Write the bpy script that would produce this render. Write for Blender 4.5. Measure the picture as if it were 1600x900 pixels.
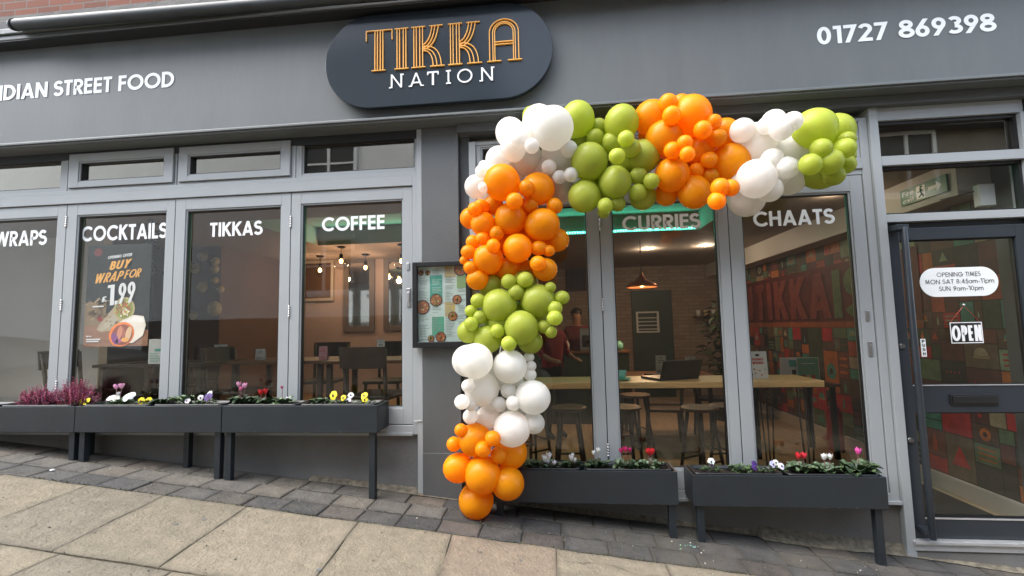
import bpy, bmesh, math, random
from mathutils import Vector, Matrix
random.seed(7)
R_ = math.radians
sc = bpy.context.scene
for o in list(bpy.data.objects): bpy.data.objects.remove(o)
C = sc.collection

# ------------------------------------------------------------------ camera
F = 720.0; W0, H0 = 1600.0, 900.0; D0 = 3.4; ZC = 1.4526
yaw, pit, rol = -0.10146018, 0.08363559, -0.02154941
cy, sy, cp, sp, cr, sr = math.cos(yaw), math.sin(yaw), math.cos(pit), math.sin(pit), math.cos(rol), math.sin(rol)
fw = Vector((sy*cp, cy*cp, sp)); rt = Vector((cy, -sy, 0)); up = rt.cross(fw)
r2 = cr*rt + sr*up; u2 = -sr*rt + cr*up
cam = bpy.data.objects.new('camera', bpy.data.cameras.new('camera')); C.objects.link(cam)
m3 = Matrix((r2, u2, -fw)).transposed()
cam.matrix_world = Matrix.Translation((0, -D0, ZC)) @ m3.to_4x4()
cam.data.sensor_width = 36; cam.data.lens = F/W0*36; cam.data.clip_start = 0.05; cam.data.clip_end = 500
sc.camera = cam

# ------------------------------------------------------------------ light
wd = bpy.data.worlds.new('World'); sc.world = wd; wd.use_nodes = True
nt = wd.node_tree; nt.nodes.clear()
sky = nt.nodes.new('ShaderNodeTexSky'); sky.sky_type = 'NISHITA'; sky.sun_disc = False
SUN_EL, SUN_AZ = 58, 252            # degrees; azimuth clockwise from +Y (sun stands behind the camera, a little to the left)
sky.sun_elevation = R_(SUN_EL); sky.sun_rotation = R_(SUN_AZ)
sky.air_density = 1.0; sky.dust_density = 2.0; sky.ozone_density = 0.4
bg = nt.nodes.new('ShaderNodeBackground'); bg.inputs[1].default_value = 0.15
wo = nt.nodes.new('ShaderNodeOutputWorld')
hs_ = nt.nodes.new('ShaderNodeHueSaturation'); hs_.inputs['Saturation'].default_value = 0.55   # thin even cloud
nt.links.new(sky.outputs[0], hs_.inputs['Color']); nt.links.new(hs_.outputs[0], bg.inputs[0]); nt.links.new(bg.outputs[0], wo.inputs[0])
sl = bpy.data.lights.new('sun', 'SUN'); sl.energy = 1.3; sl.angle = R_(65); sl.color = (1, 0.97, 0.92)
so = bpy.data.objects.new('sun', sl); C.objects.link(so)
d = Vector((math.sin(R_(SUN_AZ))*math.cos(R_(SUN_EL)), math.cos(R_(SUN_AZ))*math.cos(R_(SUN_EL)), math.sin(R_(SUN_EL))))
so.rotation_euler = d.to_track_quat('Z', 'Y').to_euler()
sc.view_settings.view_transform = 'Standard'; sc.view_settings.look = 'None'
sc.view_settings.exposure = 2.32; sc.view_settings.gamma = 1
sc.render.engine = 'CYCLES'
sc.cycles.use_denoising = True; sc.cycles.max_bounces = 8; sc.cycles.transparent_max_bounces = 16
sc.cycles.caustics_reflective = False; sc.cycles.caustics_refractive = False
sc.cycles.sample_clamp_indirect = 6

# ------------------------------------------------------------------ pixel -> point on a real plane of the place
def ray(px, py): return r2*((px-W0/2)/F) - u2*((py-H0/2)/F) + fw
def at(px, py, Y=0.0):
    v = ray(px, py); s = (Y+D0)/v.y; return Vector((v.x*s, Y, ZC+v.z*s))
def onz(px, py, Z):
    v = ray(px, py); s = (Z-ZC)/v.z; return Vector((v.x*s, v.y*s-D0, Z))
def ground(x): return 0.140 - 0.1045*x

# ------------------------------------------------------------------ materials
M = {}
def mat(name, col, rough=0.6, metal=0.0, spec=0.5, noise=0.0, nscale=8, bump=0.0, bscale=60, emit=None, estr=0, sub=0, coat=0, stretch=None, col2=None, dirt=None):
    m = bpy.data.materials.new(name); m.use_nodes = True; n = m.node_tree; b = n.nodes['Principled BSDF']
    b.inputs['Base Color'].default_value = (*col, 1); b.inputs['Roughness'].default_value = rough
    b.inputs['Metallic'].default_value = metal; b.inputs['Specular IOR Level'].default_value = spec
    if coat: b.inputs['Coat Weight'].default_value = coat; b.inputs['Coat Roughness'].default_value = 0.08
    if sub: b.inputs['Subsurface Weight'].default_value = sub; b.inputs['Subsurface Radius'].default_value = (0.05, 0.04, 0.03); b.inputs['Subsurface Scale'].default_value = 1.0
    if emit: b.inputs['Emission Color'].default_value = (*emit, 1); b.inputs['Emission Strength'].default_value = estr
    tc = n.nodes.new('ShaderNodeTexCoord'); mp = n.nodes.new('ShaderNodeMapping'); n.links.new(tc.outputs['Object'], mp.inputs[0])
    if stretch: mp.inputs['Scale'].default_value = stretch
    if noise or col2:
        t = n.nodes.new('ShaderNodeTexNoise'); t.inputs['Scale'].default_value = nscale; t.inputs['Detail'].default_value = 6; t.inputs['Roughness'].default_value = 0.65
        n.links.new(mp.outputs[0], t.inputs[0])
        rp = n.nodes.new('ShaderNodeValToRGB'); rp.color_ramp.elements[0].position = 0.3; rp.color_ramp.elements[1].position = 0.7
        c2 = col2 or tuple(min(1, c*(1+noise)) for c in col); c1 = col if col2 else tuple(c*(1-noise) for c in col)
        rp.color_ramp.elements[0].color = (*c1, 1); rp.color_ramp.elements[1].color = (*c2, 1)
        n.links.new(t.outputs[0], rp.inputs[0]); out = rp.outputs[0]
        if dirt:
            t2 = n.nodes.new('ShaderNodeTexNoise'); t2.inputs['Scale'].default_value = nscale*0.23; t2.inputs['Detail'].default_value = 8
            n.links.new(mp.outputs[0], t2.inputs[0])
            r3 = n.nodes.new('ShaderNodeValToRGB'); r3.color_ramp.elements[0].position = 0.5; r3.color_ramp.elements[1].position = 0.68
            n.links.new(t2.outputs[0], r3.inputs[0])
            mx = n.nodes.new('ShaderNodeMix'); mx.data_type = 'RGBA'
            n.links.new(r3.outputs[0], mx.inputs[0]); n.links.new(out, mx.inputs[6]); mx.inputs[7].default_value = (*dirt, 1); out = mx.outputs[2]
        n.links.new(out, b.inputs['Base Color'])
        rr = n.nodes.new('ShaderNodeMapRange'); rr.inputs[3].default_value = max(0, rough-0.08); rr.inputs[4].default_value = min(1, rough+0.1)
        n.links.new(t.outputs[0], rr.inputs[0]); n.links.new(rr.outputs[0], b.inputs['Roughness'])
    if bump:
        t = n.nodes.new('ShaderNodeTexNoise'); t.inputs['Scale'].default_value = bscale; t.inputs['Detail'].default_value = 5
        n.links.new(mp.outputs[0], t.inputs[0]); bp = n.nodes.new('ShaderNodeBump'); bp.inputs['Strength'].default_value = bump; bp.inputs['Distance'].default_value = 0.01
        n.links.new(t.outputs[0], bp.inputs['Height']); n.links.new(bp.outputs[0], b.inputs['Normal'])
    M[name] = m; return m
def attrmat(name, rough=0.8, nscale=14, amt=0.35, bump=0.4, bscale=70, spots=True, dirt=(0.05, 0.045, 0.035), dirtpos=(0.56, 0.72)):
    """colour per piece from the mesh attribute 'tint', broken up by noise"""
    m = bpy.data.materials.new(name); m.use_nodes = True; n = m.node_tree; b = n.nodes['Principled BSDF']; L = n.links.new
    a = n.nodes.new('ShaderNodeAttribute'); a.attribute_name = 'tint'
    tc = n.nodes.new('ShaderNodeTexCoord')
    def nz(s, det=8, rgh=0.65):
        t = n.nodes.new('ShaderNodeTexNoise'); t.inputs['Scale'].default_value = s; t.inputs['Detail'].default_value = det; t.inputs['Roughness'].default_value = rgh
        L(tc.outputs['Object'], t.inputs[0]); return t
    t = nz(nscale); mr = n.nodes.new('ShaderNodeMapRange'); mr.inputs[1].default_value = 0.3; mr.inputs[2].default_value = 0.7
    mr.inputs[3].default_value = 1-amt; mr.inputs[4].default_value = 1+amt; L(t.outputs[0], mr.inputs[0])
    vm = n.nodes.new('ShaderNodeVectorMath'); vm.operation = 'SCALE'; L(a.outputs['Color'], vm.inputs[0]); L(mr.outputs[0], vm.inputs['Scale'])
    out = vm.outputs[0]
    if spots:
        t2 = nz(nscale*0.22); rp = n.nodes.new('ShaderNodeValToRGB'); rp.color_ramp.elements[0].position = dirtpos[0]; rp.color_ramp.elements[1].position = dirtpos[1]
        rp.color_ramp.elements[1].color = (0.6, 0.6, 0.6, 1)
        L(t2.outputs[0], rp.inputs[0]); mx = n.nodes.new('ShaderNodeMix'); mx.data_type = 'RGBA'; L(rp.outputs[0], mx.inputs[0]); L(out, mx.inputs[6]); mx.inputs[7].default_value = (*dirt, 1)
        t3 = nz(nscale*9, 2, 0.5); rp3 = n.nodes.new('ShaderNodeValToRGB'); rp3.color_ramp.elements[0].position = 0.28; rp3.color_ramp.elements[1].position = 0.38
        rp3.color_ramp.elements[0].color = (0.55, 0.55, 0.55, 1); rp3.color_ramp.elements[1].color = (1, 1, 1, 1); L(t3.outputs[0], rp3.inputs[0])
        mm = n.nodes.new('ShaderNodeMix'); mm.data_type = 'RGBA'; mm.blend_type = 'MULTIPLY'; mm.inputs[0].default_value = 1; L(mx.outputs[2], mm.inputs[6]); L(rp3.outputs[0], mm.inputs[7]); out = mm.outputs[2]
    L(out, b.inputs['Base Color']); b.inputs['Roughness'].default_value = rough
    t4 = nz(bscale, 8, 0.6); t5 = nz(nscale*0.6, 5); ad = n.nodes.new('ShaderNodeMath'); ad.operation = 'MULTIPLY_ADD'; L(t5.outputs[0], ad.inputs[0]); ad.inputs[1].default_value = 2.5; L(t4.outputs[0], ad.inputs[2])
    bp = n.nodes.new('ShaderNodeBump'); bp.inputs['Strength'].default_value = bump; bp.inputs['Distance'].default_value = 0.01
    L(ad.outputs[0], bp.inputs['Height']); L(bp.outputs[0], b.inputs['Normal']); M[name] = m; return m
def glassmat(name, tint=(0.8, 0.82, 0.8), refl=1.0, gc=(0.95, 0.97, 0.96)):
    m = bpy.data.materials.new(name); m.use_nodes = True; n = m.node_tree; n.nodes.clear(); L = n.links.new
    tr = n.nodes.new('ShaderNodeBsdfTransparent'); tr.inputs[0].default_value = (*tint, 1)
    gl = n.nodes.new('ShaderNodeBsdfGlossy'); gl.inputs['Roughness'].default_value = 0.015; gl.inputs[0].default_value = (*gc, 1)
    fr = n.nodes.new('ShaderNodeFresnel'); fr.inputs[0].default_value = 1.5
    mu = n.nodes.new('ShaderNodeMath'); mu.operation = 'MULTIPLY'; mu.inputs[1].default_value = refl; mu.use_clamp = True; L(fr.outputs[0], mu.inputs[0])
    ge = n.nodes.new('ShaderNodeNewGeometry'); inv = n.nodes.new('ShaderNodeMath'); inv.operation = 'SUBTRACT'; inv.inputs[0].default_value = 1; L(ge.outputs['Backfacing'], inv.inputs[1])
    m3_ = n.nodes.new('ShaderNodeMath'); m3_.operation = 'MULTIPLY'; L(mu.outputs[0], m3_.inputs[0]); L(inv.outputs[0], m3_.inputs[1]); mu = m3_
    # float glass is never dead flat
    tc = n.nodes.new('ShaderNodeTexCoord'); t = n.nodes.new('ShaderNodeTexNoise'); t.inputs['Scale'].default_value = 1.6; t.inputs['Detail'].default_value = 1; L(tc.outputs['Object'], t.inputs[0])
    bp = n.nodes.new('ShaderNodeBump'); bp.inputs['Strength'].default_value = 0.05; bp.inputs['Distance'].default_value = 0.02; L(t.outputs[0], bp.inputs['Height']); L(bp.outputs[0], gl.inputs['Normal'])
    mx = n.nodes.new('ShaderNodeMixShader'); L(mu.outputs[0], mx.inputs[0]); L(tr.outputs[0], mx.inputs[1]); L(gl.outputs[0], mx.inputs[2])
    o = n.nodes.new('ShaderNodeOutputMaterial'); L(mx.outputs[0], o.inputs[0]); M[name] = m; return m

mat('fascia_paint', (0.116, 0.127, 0.128), 0.5, noise=0.10, nscale=2.2, stretch=(1.6, 1, .35), bump=0.12, bscale=25)
mat('wall_paint', (0.092, 0.099, 0.101), 0.5, noise=0.08, nscale=3, bump=0.25, bscale=90)
mat('moulding_paint', (0.124, 0.136, 0.137), 0.4, noise=0.06, nscale=4, bump=0.1, bscale=30)
mat('soffit_shade', (0.02, 0.022, 0.025), 0.6)  # near-black colour that paints in the shade of the undersides
mat('frame_grey', (0.335, 0.358, 0.368), 0.38, noise=0.03, nscale=2)
mat('gasket', (0.008, 0.008, 0.009), 0.5)
mat('door_dark', (0.024, 0.030, 0.038), 0.35, noise=0.05, nscale=3)
mat('planter_paint', (0.016, 0.021, 0.026), 0.42, noise=0.12, nscale=6, bump=0.08, bscale=80)
mat('trough_black', (0.012, 0.013, 0.014), 0.4)
mat('soil', (0.022, 0.014, 0.009), 0.95, noise=0.5, nscale=60, bump=1.0, bscale=120)
mat('render_grey', (0.165, 0.165, 0.16), 0.75, noise=0.14, nscale=3, bump=0.3, bscale=70, dirt=(0.14, 0.13, 0.115))
mat('lead_dull', (0.052, 0.052, 0.050), 0.8, spec=0.2, noise=0.5, nscale=14, bump=0.6, bscale=25)
mat('lead', (0.085, 0.088, 0.09), 0.55, noise=0.35, nscale=9, bump=0.5, bscale=20)
mat('pipe_black', (0.032, 0.038, 0.041), 0.5, noise=0.25, nscale=6)
mat('white_vinyl', (0.82, 0.85, 0.85), 0.45)
mat('steel', (0.55, 0.55, 0.55), 0.3, metal=1)
mat('sign_face', (0.020, 0.028, 0.036), 0.18, spec=0.35, bump=0.02, bscale=3)
mat('gold_edge', (0.92, 0.46, 0.08), 0.4)
mat('white_letter', (0.85, 0.86, 0.86), 0.4)
mat('black_frame', (0.012, 0.012, 0.013), 0.35)
mat('aluminium_sill', (0.62, 0.63, 0.64), 0.35, metal=0.6, noise=0.08, nscale=10)
mat('mortar', (0.15, 0.132, 0.098), 0.95, noise=0.55, nscale=22, bump=1, bscale=40)
mat('ground_dirt', (0.10, 0.085, 0.062), 0.95, noise=0.4, nscale=30, bump=0.8, bscale=80)
mat('street', (0.16, 0.15, 0.135), 0.9, noise=0.25, nscale=6, bump=0.5, bscale=60)
attrmat('york_stone', 0.85, 13, 0.20, 1.0, 60, dirt=(0.13, 0.11, 0.078), dirtpos=(0.52, 0.78))
attrmat('clay_paver', 0.75, 9, 0.3, 0.9, 50, dirt=(0.12, 0.105, 0.08), dirtpos=(0.50, 0.72))
attrmat('tint_flat', 0.6, 6, 0.12, 0.02, 40, spots=False)
attrmat('mural_print', 0.55, 9, 0.30, 0.02, 40, spots=False)
attrmat('petal', 0.6, 60, 0.15, 0.05, 80, spots=False)
attrmat('leaf', 0.5, 50, 0.3, 0.1, 80, spots=False)
glassmat('shop_glass', (0.84, 0.84, 0.82), 1.55); glassmat('transom_glass', (0.6, 0.6, 0.56), 5.5, (1, .96, .85))
glassmat('clear_glass', (0.90, 0.91, 0.90), 1.1)
mat('peach_wall', (0.44, 0.365, 0.34), 0.8, noise=0.04, nscale=2)
mat('cream_wall', (0.42, 0.36, 0.30), 0.8, noise=0.05, nscale=2, stretch=(1, 1, 14))
mat('brown_wall', (0.12, 0.075, 0.05), 0.8, noise=0.1, nscale=3)
mat('ceiling_white', (0.36, 0.30, 0.25), 0.85, noise=0.03)
mat('wood_floor', (0.42, 0.32, 0.21), 0.45, noise=0.25, nscale=2.5, stretch=(7, 0.8, 1))
mat('oak', (0.80, 0.50, 0.21), 0.4, noise=0.22, nscale=5, stretch=(1.0, 14, 14))
mat('walnut', (0.13, 0.065, 0.03), 0.45, noise=0.25, nscale=6, stretch=(2, 10, 10))
mat('dark_wood', (0.05, 0.034, 0.024), 0.5, noise=0.25, nscale=8)
mat('black_metal', (0.01, 0.01, 0.01), 0.4, metal=0.3)
mat('laptop_black', (0.02, 0.018, 0.017), 0.35)
mat('teal_cup', (0.28, 0.78, 0.66), 0.25, coat=0.4)
mat('counter_green', (0.035, 0.06, 0.05), 0.5)
mat('mat_black', (0.02, 0.02, 0.02), 0.95, bump=0.5, bscale=200)
mat('copper', (0.55, 0.22, 0.10), 0.35, metal=0.8)
mat('mirror', (0.75, 0.76, 0.76), 0.04, metal=1)
mat('mirror_frame', (0.14, 0.13, 0.13), 0.6)
mat('white_plastic', (0.62, 0.64, 0.62), 0.4)
mat('white_skirting', (0.46, 0.43, 0.39), 0.5)
mat('exit_green', (0.02, 0.16, 0.07), 0.4)
mat('bulb_glow', (1, 0.7, 0.35), 0.4, emit=(1.0, 0.50, 0.13), estr=10)
mat('led_teal', (0.1, 0.8, 0.6), 0.4, emit=(0.10, 1.0, 0.72), estr=4)
mat('spot_glow', (1, 0.9, 0.7), 0.4, emit=(1.0, 0.85, 0.62), estr=9)
mat('red_cloth', (0.22, 0.015, 0.02), 0.85)
mat('maroon_cloth', (0.13, 0.03, 0.03), 0.85)
mat('black_cloth', (0.015, 0.014, 0.016), 0.9)
mat('skin', (0.30, 0.16, 0.10), 0.55)
mat('hair', (0.012, 0.009, 0.007), 0.6)
mat('extinguisher_red', (0.32, 0.02, 0.02), 0.3)
mat('paper', (0.72, 0.74, 0.72), 0.6)
mat('paper_pink', (0.62, 0.32, 0.34), 0.6)
mat('print_red', (0.55, 0.08, 0.06), 0.6)
mat('print_black', (0.03, 0.03, 0.035), 0.6)
mat('print_teal', (0.12, 0.42, 0.38), 0.6)
mat('print_green', (0.20, 0.42, 0.26), 0.6)
mat('basket_straw', (0.60, 0.50, 0.27), 0.7, noise=0.3, nscale=30)
mat('pale_render', (0.82, 0.82, 0.79), 0.85, noise=0.06, nscale=1, bump=0.2)
mat('opp_dark', (0.17, 0.145, 0.12), 0.8, noise=0.2, nscale=3)
mat('roof_slate', (0.07, 0.07, 0.08), 0.8, noise=0.3, nscale=12)
mat('white_frame', (0.75, 0.75, 0.74), 0.5)
def balloonmat(name, col, sss):
    m = bpy.data.materials.new(name); m.use_nodes = True; n = m.node_tree; b = n.nodes['Principled BSDF']; L = n.links.new
    b.inputs['Roughness'].default_value = 0.33; b.inputs['Specular IOR Level'].default_value = 0.35
    b.inputs['Subsurface Weight'].default_value = sss; b.inputs['Subsurface Radius'].default_value = (0.03, 0.03, 0.03); b.inputs['Subsurface Scale'].default_value = 1
    oi = n.nodes.new('ShaderNodeObjectInfo'); hs = n.nodes.new('ShaderNodeHueSaturation'); hs.inputs['Color'].default_value = (*col, 1)
    mr = n.nodes.new('ShaderNodeMapRange'); mr.inputs[3].default_value = 0.90; mr.inputs[4].default_value = 1.08; L(oi.outputs['Random'], mr.inputs[0]); L(mr.outputs[0], hs.inputs['Value'])
    L(hs.outputs[0], b.inputs['Base Color']); tr = n.nodes.new('ShaderNodeBsdfTranslucent'); L(hs.outputs[0], tr.inputs[0])
    mx = n.nodes.new('ShaderNodeMixShader'); mx.inputs[0].default_value = 0.5; L(b.outputs[0], mx.inputs[1]); L(tr.outputs[0], mx.inputs[2]); L(mx.outputs[0], n.nodes['Material Output'].inputs[0]); M[name] = m
balloonmat('latex_orange', (1.0, 0.42, 0.008), 0.0)
balloonmat('latex_green', (0.55, 0.62, 0.09), 0.0)
balloonmat('latex_white', (0.94, 0.92, 0.875), 0.0)
# brick
def brickmat(name, c1, c2, mortar, scale, axis='XZ'):
    m = bpy.data.materials.new(name); m.use_nodes = True; n = m.node_tree; b = n.nodes['Principled BSDF']; L = n.links.new
    tc = n.nodes.new('ShaderNodeTexCoord'); sx = n.nodes.new('ShaderNodeSeparateXYZ'); cx = n.nodes.new('ShaderNodeCombineXYZ'); L(tc.outputs['Object'], sx.inputs[0])
    L(sx.outputs['X'], cx.inputs[0]); L(sx.outputs['Z'], cx.inputs[1])
    bt = n.nodes.new('ShaderNodeTexBrick'); bt.inputs['Scale'].default_value = 1; bt.inputs['Brick Width'].default_value = 0.225; bt.inputs['Row Height'].default_value = 0.075; bt.inputs['Mortar Size'].default_value = 0.006
    bt.inputs['Color1'].default_value = (*c1, 1); bt.inputs['Color2'].default_value = (*c2, 1); bt.inputs['Mortar'].default_value = (*mortar, 1); L(cx.outputs[0], bt.inputs[0])
    L(bt.outputs[0], b.inputs['Base Color']); b.inputs['Roughness'].default_value = 0.85
    bp = n.nodes.new('ShaderNodeBump'); bp.inputs['Strength'].default_value = 0.5; bp.inputs['Distance'].default_value = 0.01; bp.invert = True; L(bt.outputs['Fac'], bp.inputs['Height']); L(bp.outputs[0], b.inputs['Normal']); M[name] = m
brickmat('red_brick', (0.20, 0.065, 0.038), (0.14, 0.05, 0.03), (0.15, 0.13, 0.11), 1)
brickmat('interior_brick', (0.34, 0.27, 0.21), (0.28, 0.21, 0.16), (0.2, 0.17, 0.14), 1)

# ------------------------------------------------------------------ building helpers
class MB:
    def __init__(s): s.bm = bmesh.new(); s.mi = 0; s.tint = (1, 1, 1); s.mats = []; s.lay = s.bm.loops.layers.float_color.new('tint')
    def use(s, m):
        if m not in s.mats: s.mats.append(m)
        s.mi = s.mats.index(m); return s
    def col(s, c): s.tint = c; return s
    def face(s, pts, smooth=False):
        f = s.bm.faces.new([s.bm.verts.new(p) for p in pts]); s.fin(f, smooth); return f
    def fin(s, f, smooth=False):
        f.material_index = s.mi; f.smooth = smooth
        for l in f.loops: l[s.lay] = (*s.tint, 1)
    def box(s, x0, x1, y0, y1, z0, z1):
        v = [s.bm.verts.new(p) for p in ((x0,y0,z0),(x1,y0,z0),(x1,y1,z0),(x0,y1,z0),(x0,y0,z1),(x1,y0,z1),(x1,y1,z1),(x0,y1,z1))]
        for q in ((0,3,2,1),(4,5,6,7),(0,1,5,4),(1,2,6,5),(2,3,7,6),(3,0,4,7)): s.fin(s.bm.faces.new([v[i] for i in q]))
        return s
    def hull(s, bot, top, smooth=False):
        a = [s.bm.verts.new(p) for p in bot]; b = [s.bm.verts.new(p) for p in top]; n = len(a)
        s.fin(s.bm.faces.new(a[::-1])); s.fin(s.bm.faces.new(b))
        for i in range(n): s.fin(s.bm.faces.new([a[i], a[(i+1)%n], b[(i+1)%n], b[i]]), smooth)
        return s
    def tube(s, pts, rad, n=8, caps=True):
        pts = [Vector(p) for p in pts]; rads = rad if isinstance(rad, (list, tuple)) else [rad]*len(pts); rings = []
        for i, p in enumerate(pts):
            t = (pts[min(i+1, len(pts)-1)] - pts[max(i-1, 0)]).normalized()
            a = Vector((0,0,1)) if abs(t.z) < 0.9 else Vector((1,0,0)); u = t.cross(a).normalized(); w = t.cross(u)
            rings.append([s.bm.verts.new(p + (u*math.cos(k*2*math.pi/n) + w*math.sin(k*2*math.pi/n))*rads[i]) for k in range(n)])
        for a, b in zip(rings, rings[1:]):
            for k in range(n): s.fin(s.bm.faces.new([a[k], a[(k+1)%n], b[(k+1)%n], b[k]]), True)
        if caps: s.fin(s.bm.faces.new(rings[0][::-1])); s.fin(s.bm.faces.new(rings[-1]))
        return s
    def lathe(s, prof, c=(0,0,0), n=20):
        c = Vector(c); rings = []
        for r, z in prof: rings.append([s.bm.verts.new(c+Vector((r*math.cos(k*2*math.pi/n), r*math.sin(k*2*math.pi/n), z))) for k in range(n)])
        for a, b in zip(rings, rings[1:]):
            for k in range(n): s.fin(s.bm.faces.new([a[k], a[(k+1)%n], b[(k+1)%n], b[k]]), True)
        return s
    def ball(s, c, r, u=12, v=8, sc3=(1,1,1)):
        c = Vector(c); rings = []
        for j in range(1, v):
            t = math.pi*j/v; rings.append([s.bm.verts.new(c+Vector((r*sc3[0]*math.sin(t)*math.cos(k*2*math.pi/u), r*sc3[1]*math.sin(t)*math.sin(k*2*math.pi/u), r*sc3[2]*math.cos(t)))) for k in range(u)])
        tp = s.bm.verts.new(c+Vector((0,0,r*sc3[2]))); bt = s.bm.verts.new(c-Vector((0,0,r*sc3[2])))
        for a, b in zip(rings, rings[1:]):
            for k in range(u): s.fin(s.bm.faces.new([a[k], b[k], b[(k+1)%u], a[(k+1)%u]]), True)
        for k in range(u): s.fin(s.bm.faces.new([tp, rings[0][k], rings[0][(k+1)%u]]), True); s.fin(s.bm.faces.new([bt, rings[-1][(k+1)%u], rings[-1][k]]), True)
        return s
    def build(s, name, m=None, parent=None, bevel=0, seg=2):
        if m is not None and not s.mats: s.mats = [m]
        bmesh.ops.recalc_face_normals(s.bm, faces=s.bm.faces)
        me = bpy.data.meshes.new(name); s.bm.to_mesh(me); s.bm.free()
        for k in s.mats: me.materials.append(M[k])
        o = bpy.data.objects.new(name, me); C.objects.link(o)
        if parent is not None: o.parent = parent
        if bevel:
            b = o.modifiers.new('bevel', 'BEVEL'); b.width = bevel; b.segments = seg; b.limit_method = 'ANGLE'; b.harden_normals = False
        return o
def tag(o, label=None, cat=None, group=None, kind=None):
    if label: o['label'] = label
    if cat: o['category'] = cat
    if group: o['group'] = group
    if kind: o['kind'] = kind
    return o
def empty(name, label, cat, group=None, loc=(0,0,0), rz=0):
    o = bpy.data.objects.new(name, None); C.objects.link(o); o.location = loc; o.rotation_euler = (0,0,rz); o.empty_display_size = 0.1
    return tag(o, label, cat, group)
def box1(name, m, parent, dims, bevel=0): return MB().box(*dims).build(name, m, parent, bevel)

# ------------------------------------------------------------------ geometric sans lettering (strokes and round arcs)
def arc(cx, cy_, rx, ry, a0, a1, n=18):
    return [(cx+rx*math.cos(R_(a0+(a1-a0)*i/n)), cy_+ry*math.sin(R_(a0+(a1-a0)*i/n))) for i in range(n+1)]
def glyph(ch, w):
    L = w/2; B = w/2; T = 1-w/2; h = 0.5-L
    if ch == ' ': return 0.32, []
    if ch == 'I': return w, [[(L,0),(L,1)]]
    if ch == 'l' : return w, [[(L,0),(L,1)]]
    if ch == 'T': return 0.56, [[(0,T),(0.56,T)], [(0.28,0),(0.28,T)]]
    if ch == 'L': return 0.48, [[(L,1),(L,B),(0.48,B)]]
    if ch == 'E': return 0.52, [[(0.52,T),(L,T),(L,B),(0.52,B)], [(L,0.52),(0.50,0.52)]]
    if ch == 'F': return 0.50, [[(0.50,T),(L,T),(L,0)], [(L,0.50),(0.48,0.50)]]
    if ch == 'H': return 0.70, [[(L,0),(L,1)], [(0.70-L,0),(0.70-L,1)], [(L,0.52),(0.70-L,0.52)]]
    if ch == 'N': return 0.74, [[(L,0),(L,1)], [(0.74-L,0),(0.74-L,1)], [(L*0.9,1),(0.74-L*0.9,0)]]
    if ch == 'M': return 0.90, [[(0.05+L,0),(0.12+L,1)], [(0.85-L,0),(0.78-L,1)], [(0.13+L,1),(0.45,0.1)], [(0.77-L,1),(0.45,0.1)]]
    if ch == 'W': return 1.08, [[(L*0.9,1),(0.29,0)], [(0.29,0),(0.54,1)], [(0.54,1),(0.79,0)], [(0.79,0),(1.08-L*0.9,1)]]
    if ch == 'A': return 0.80, [[(L*1.0,0),(0.40,1)], [(0.40,1),(0.80-L*1.0,0)], [(0.20,0.28),(0.60,0.28)]]
    if ch == 'K': return 0.66, [[(L,0),(L,1)], [(L,0.42),(0.58,1)], [(0.26,0.56),(0.60,0)]]
    if ch == 'X': return 0.66, [[(L,0),(0.66-L,1)], [(L,1),(0.66-L,0)]]
    if ch == 'Y': return 0.66, [[(L,1),(0.33,0.45)], [(0.66-L,1),(0.33,0.45)], [(0.33,0),(0.33,0.47)]]
    if ch == 'V': return 0.70, [[(L,1),(0.35,0)], [(0.35,0),(0.70-L,1)]]
    if ch in 'O': return 0.98, [arc(0.49,0.5,h,h,0,360,36)]
    if ch == 'C': return 0.86, [arc(0.50,0.5,h,h,42,318,28)]
    if ch == 'G': return 0.94, [arc(0.50,0.5,h,h,42,360,28)+[(0.50,0.48)]]
    if ch == 'D': return 0.76, [[(L,B),(0.26,B)]+arc(0.26,0.5,0.5-L,h,-90,90)+[(0.26,T),(L,T),(L,B)]]
    if ch == 'P': return 0.58, [[(L,0),(L,T),(0.30,T)]+arc(0.30,T-0.22,0.28-L*0.6,0.22,90,-90)+[(L,T-0.44)]]
    if ch == 'R': return 0.60, [[(L,0),(L,T),(0.30,T)]+arc(0.30,T-0.21,0.27-L*0.6,0.21,90,-90)+[(L,T-0.42)], [(0.27,0.44),(0.54,0)]]
    if ch == 'B': return 0.60, [[(L,B),(L,T),(0.28,T)]+arc(0.28,T-0.19,0.22-L*0.5,0.19,90,-90)+[(L,T-0.38)], [(L,T-0.38),(0.30,T-0.38)]+arc(0.30,(T-0.38+B)/2,0.27-L*0.5,(T-0.38-B)/2,90,-90)+[(L,B)]]
    if ch == 'U': return 0.68, [[(L,1)]+arc(0.34,0.34,0.34-L,0.34-L,180,360)+[(0.68-L,1)]]
    if ch == 'S':
        r1 = (T-0.53)/2; rb = (0.53-B)/2
        return 0.56, [arc(0.28,T-r1,0.21,r1,25,270,16)[:-1]+arc(0.28,B+rb,0.24,rb,90,-155,16)]
    if ch in '0': return 0.62, [arc(0.31,0.5,0.31-L,h,0,360,32)]
    if ch == '1': return 0.36, [[(0.36-L,0),(0.36-L,T),(0.0,T)]]
    if ch == '2': return 0.58, [arc(0.28,0.70,0.24-L*0.3,0.30-L,165,-25,16)+[(L,B),(0.58,B)]]
    if ch == '3': return 0.56, [arc(0.26,0.74,0.20,0.26-L,150,-90,14), arc(0.26,0.27+L*0.2,0.24,0.27-L,90,-150,14)]
    if ch == '4': return 0.62, [[(0.44,0),(0.44,1)], [(0.44,0.95),(0.04,0.27),(0.62,0.27)]]
    if ch == '5': return 0.56, [[(0.50,T),(0.18,T),(0.12,0.52)]+arc(0.25,0.32,0.25-L*0.3,0.32-L,110,-155,16)]
    if ch == '6': return 0.60, [arc(0.30,0.32,0.30-L,0.32-L,0,360,24), [(0.46,1),(0.07+L*0.4,0.42)]]
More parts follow.
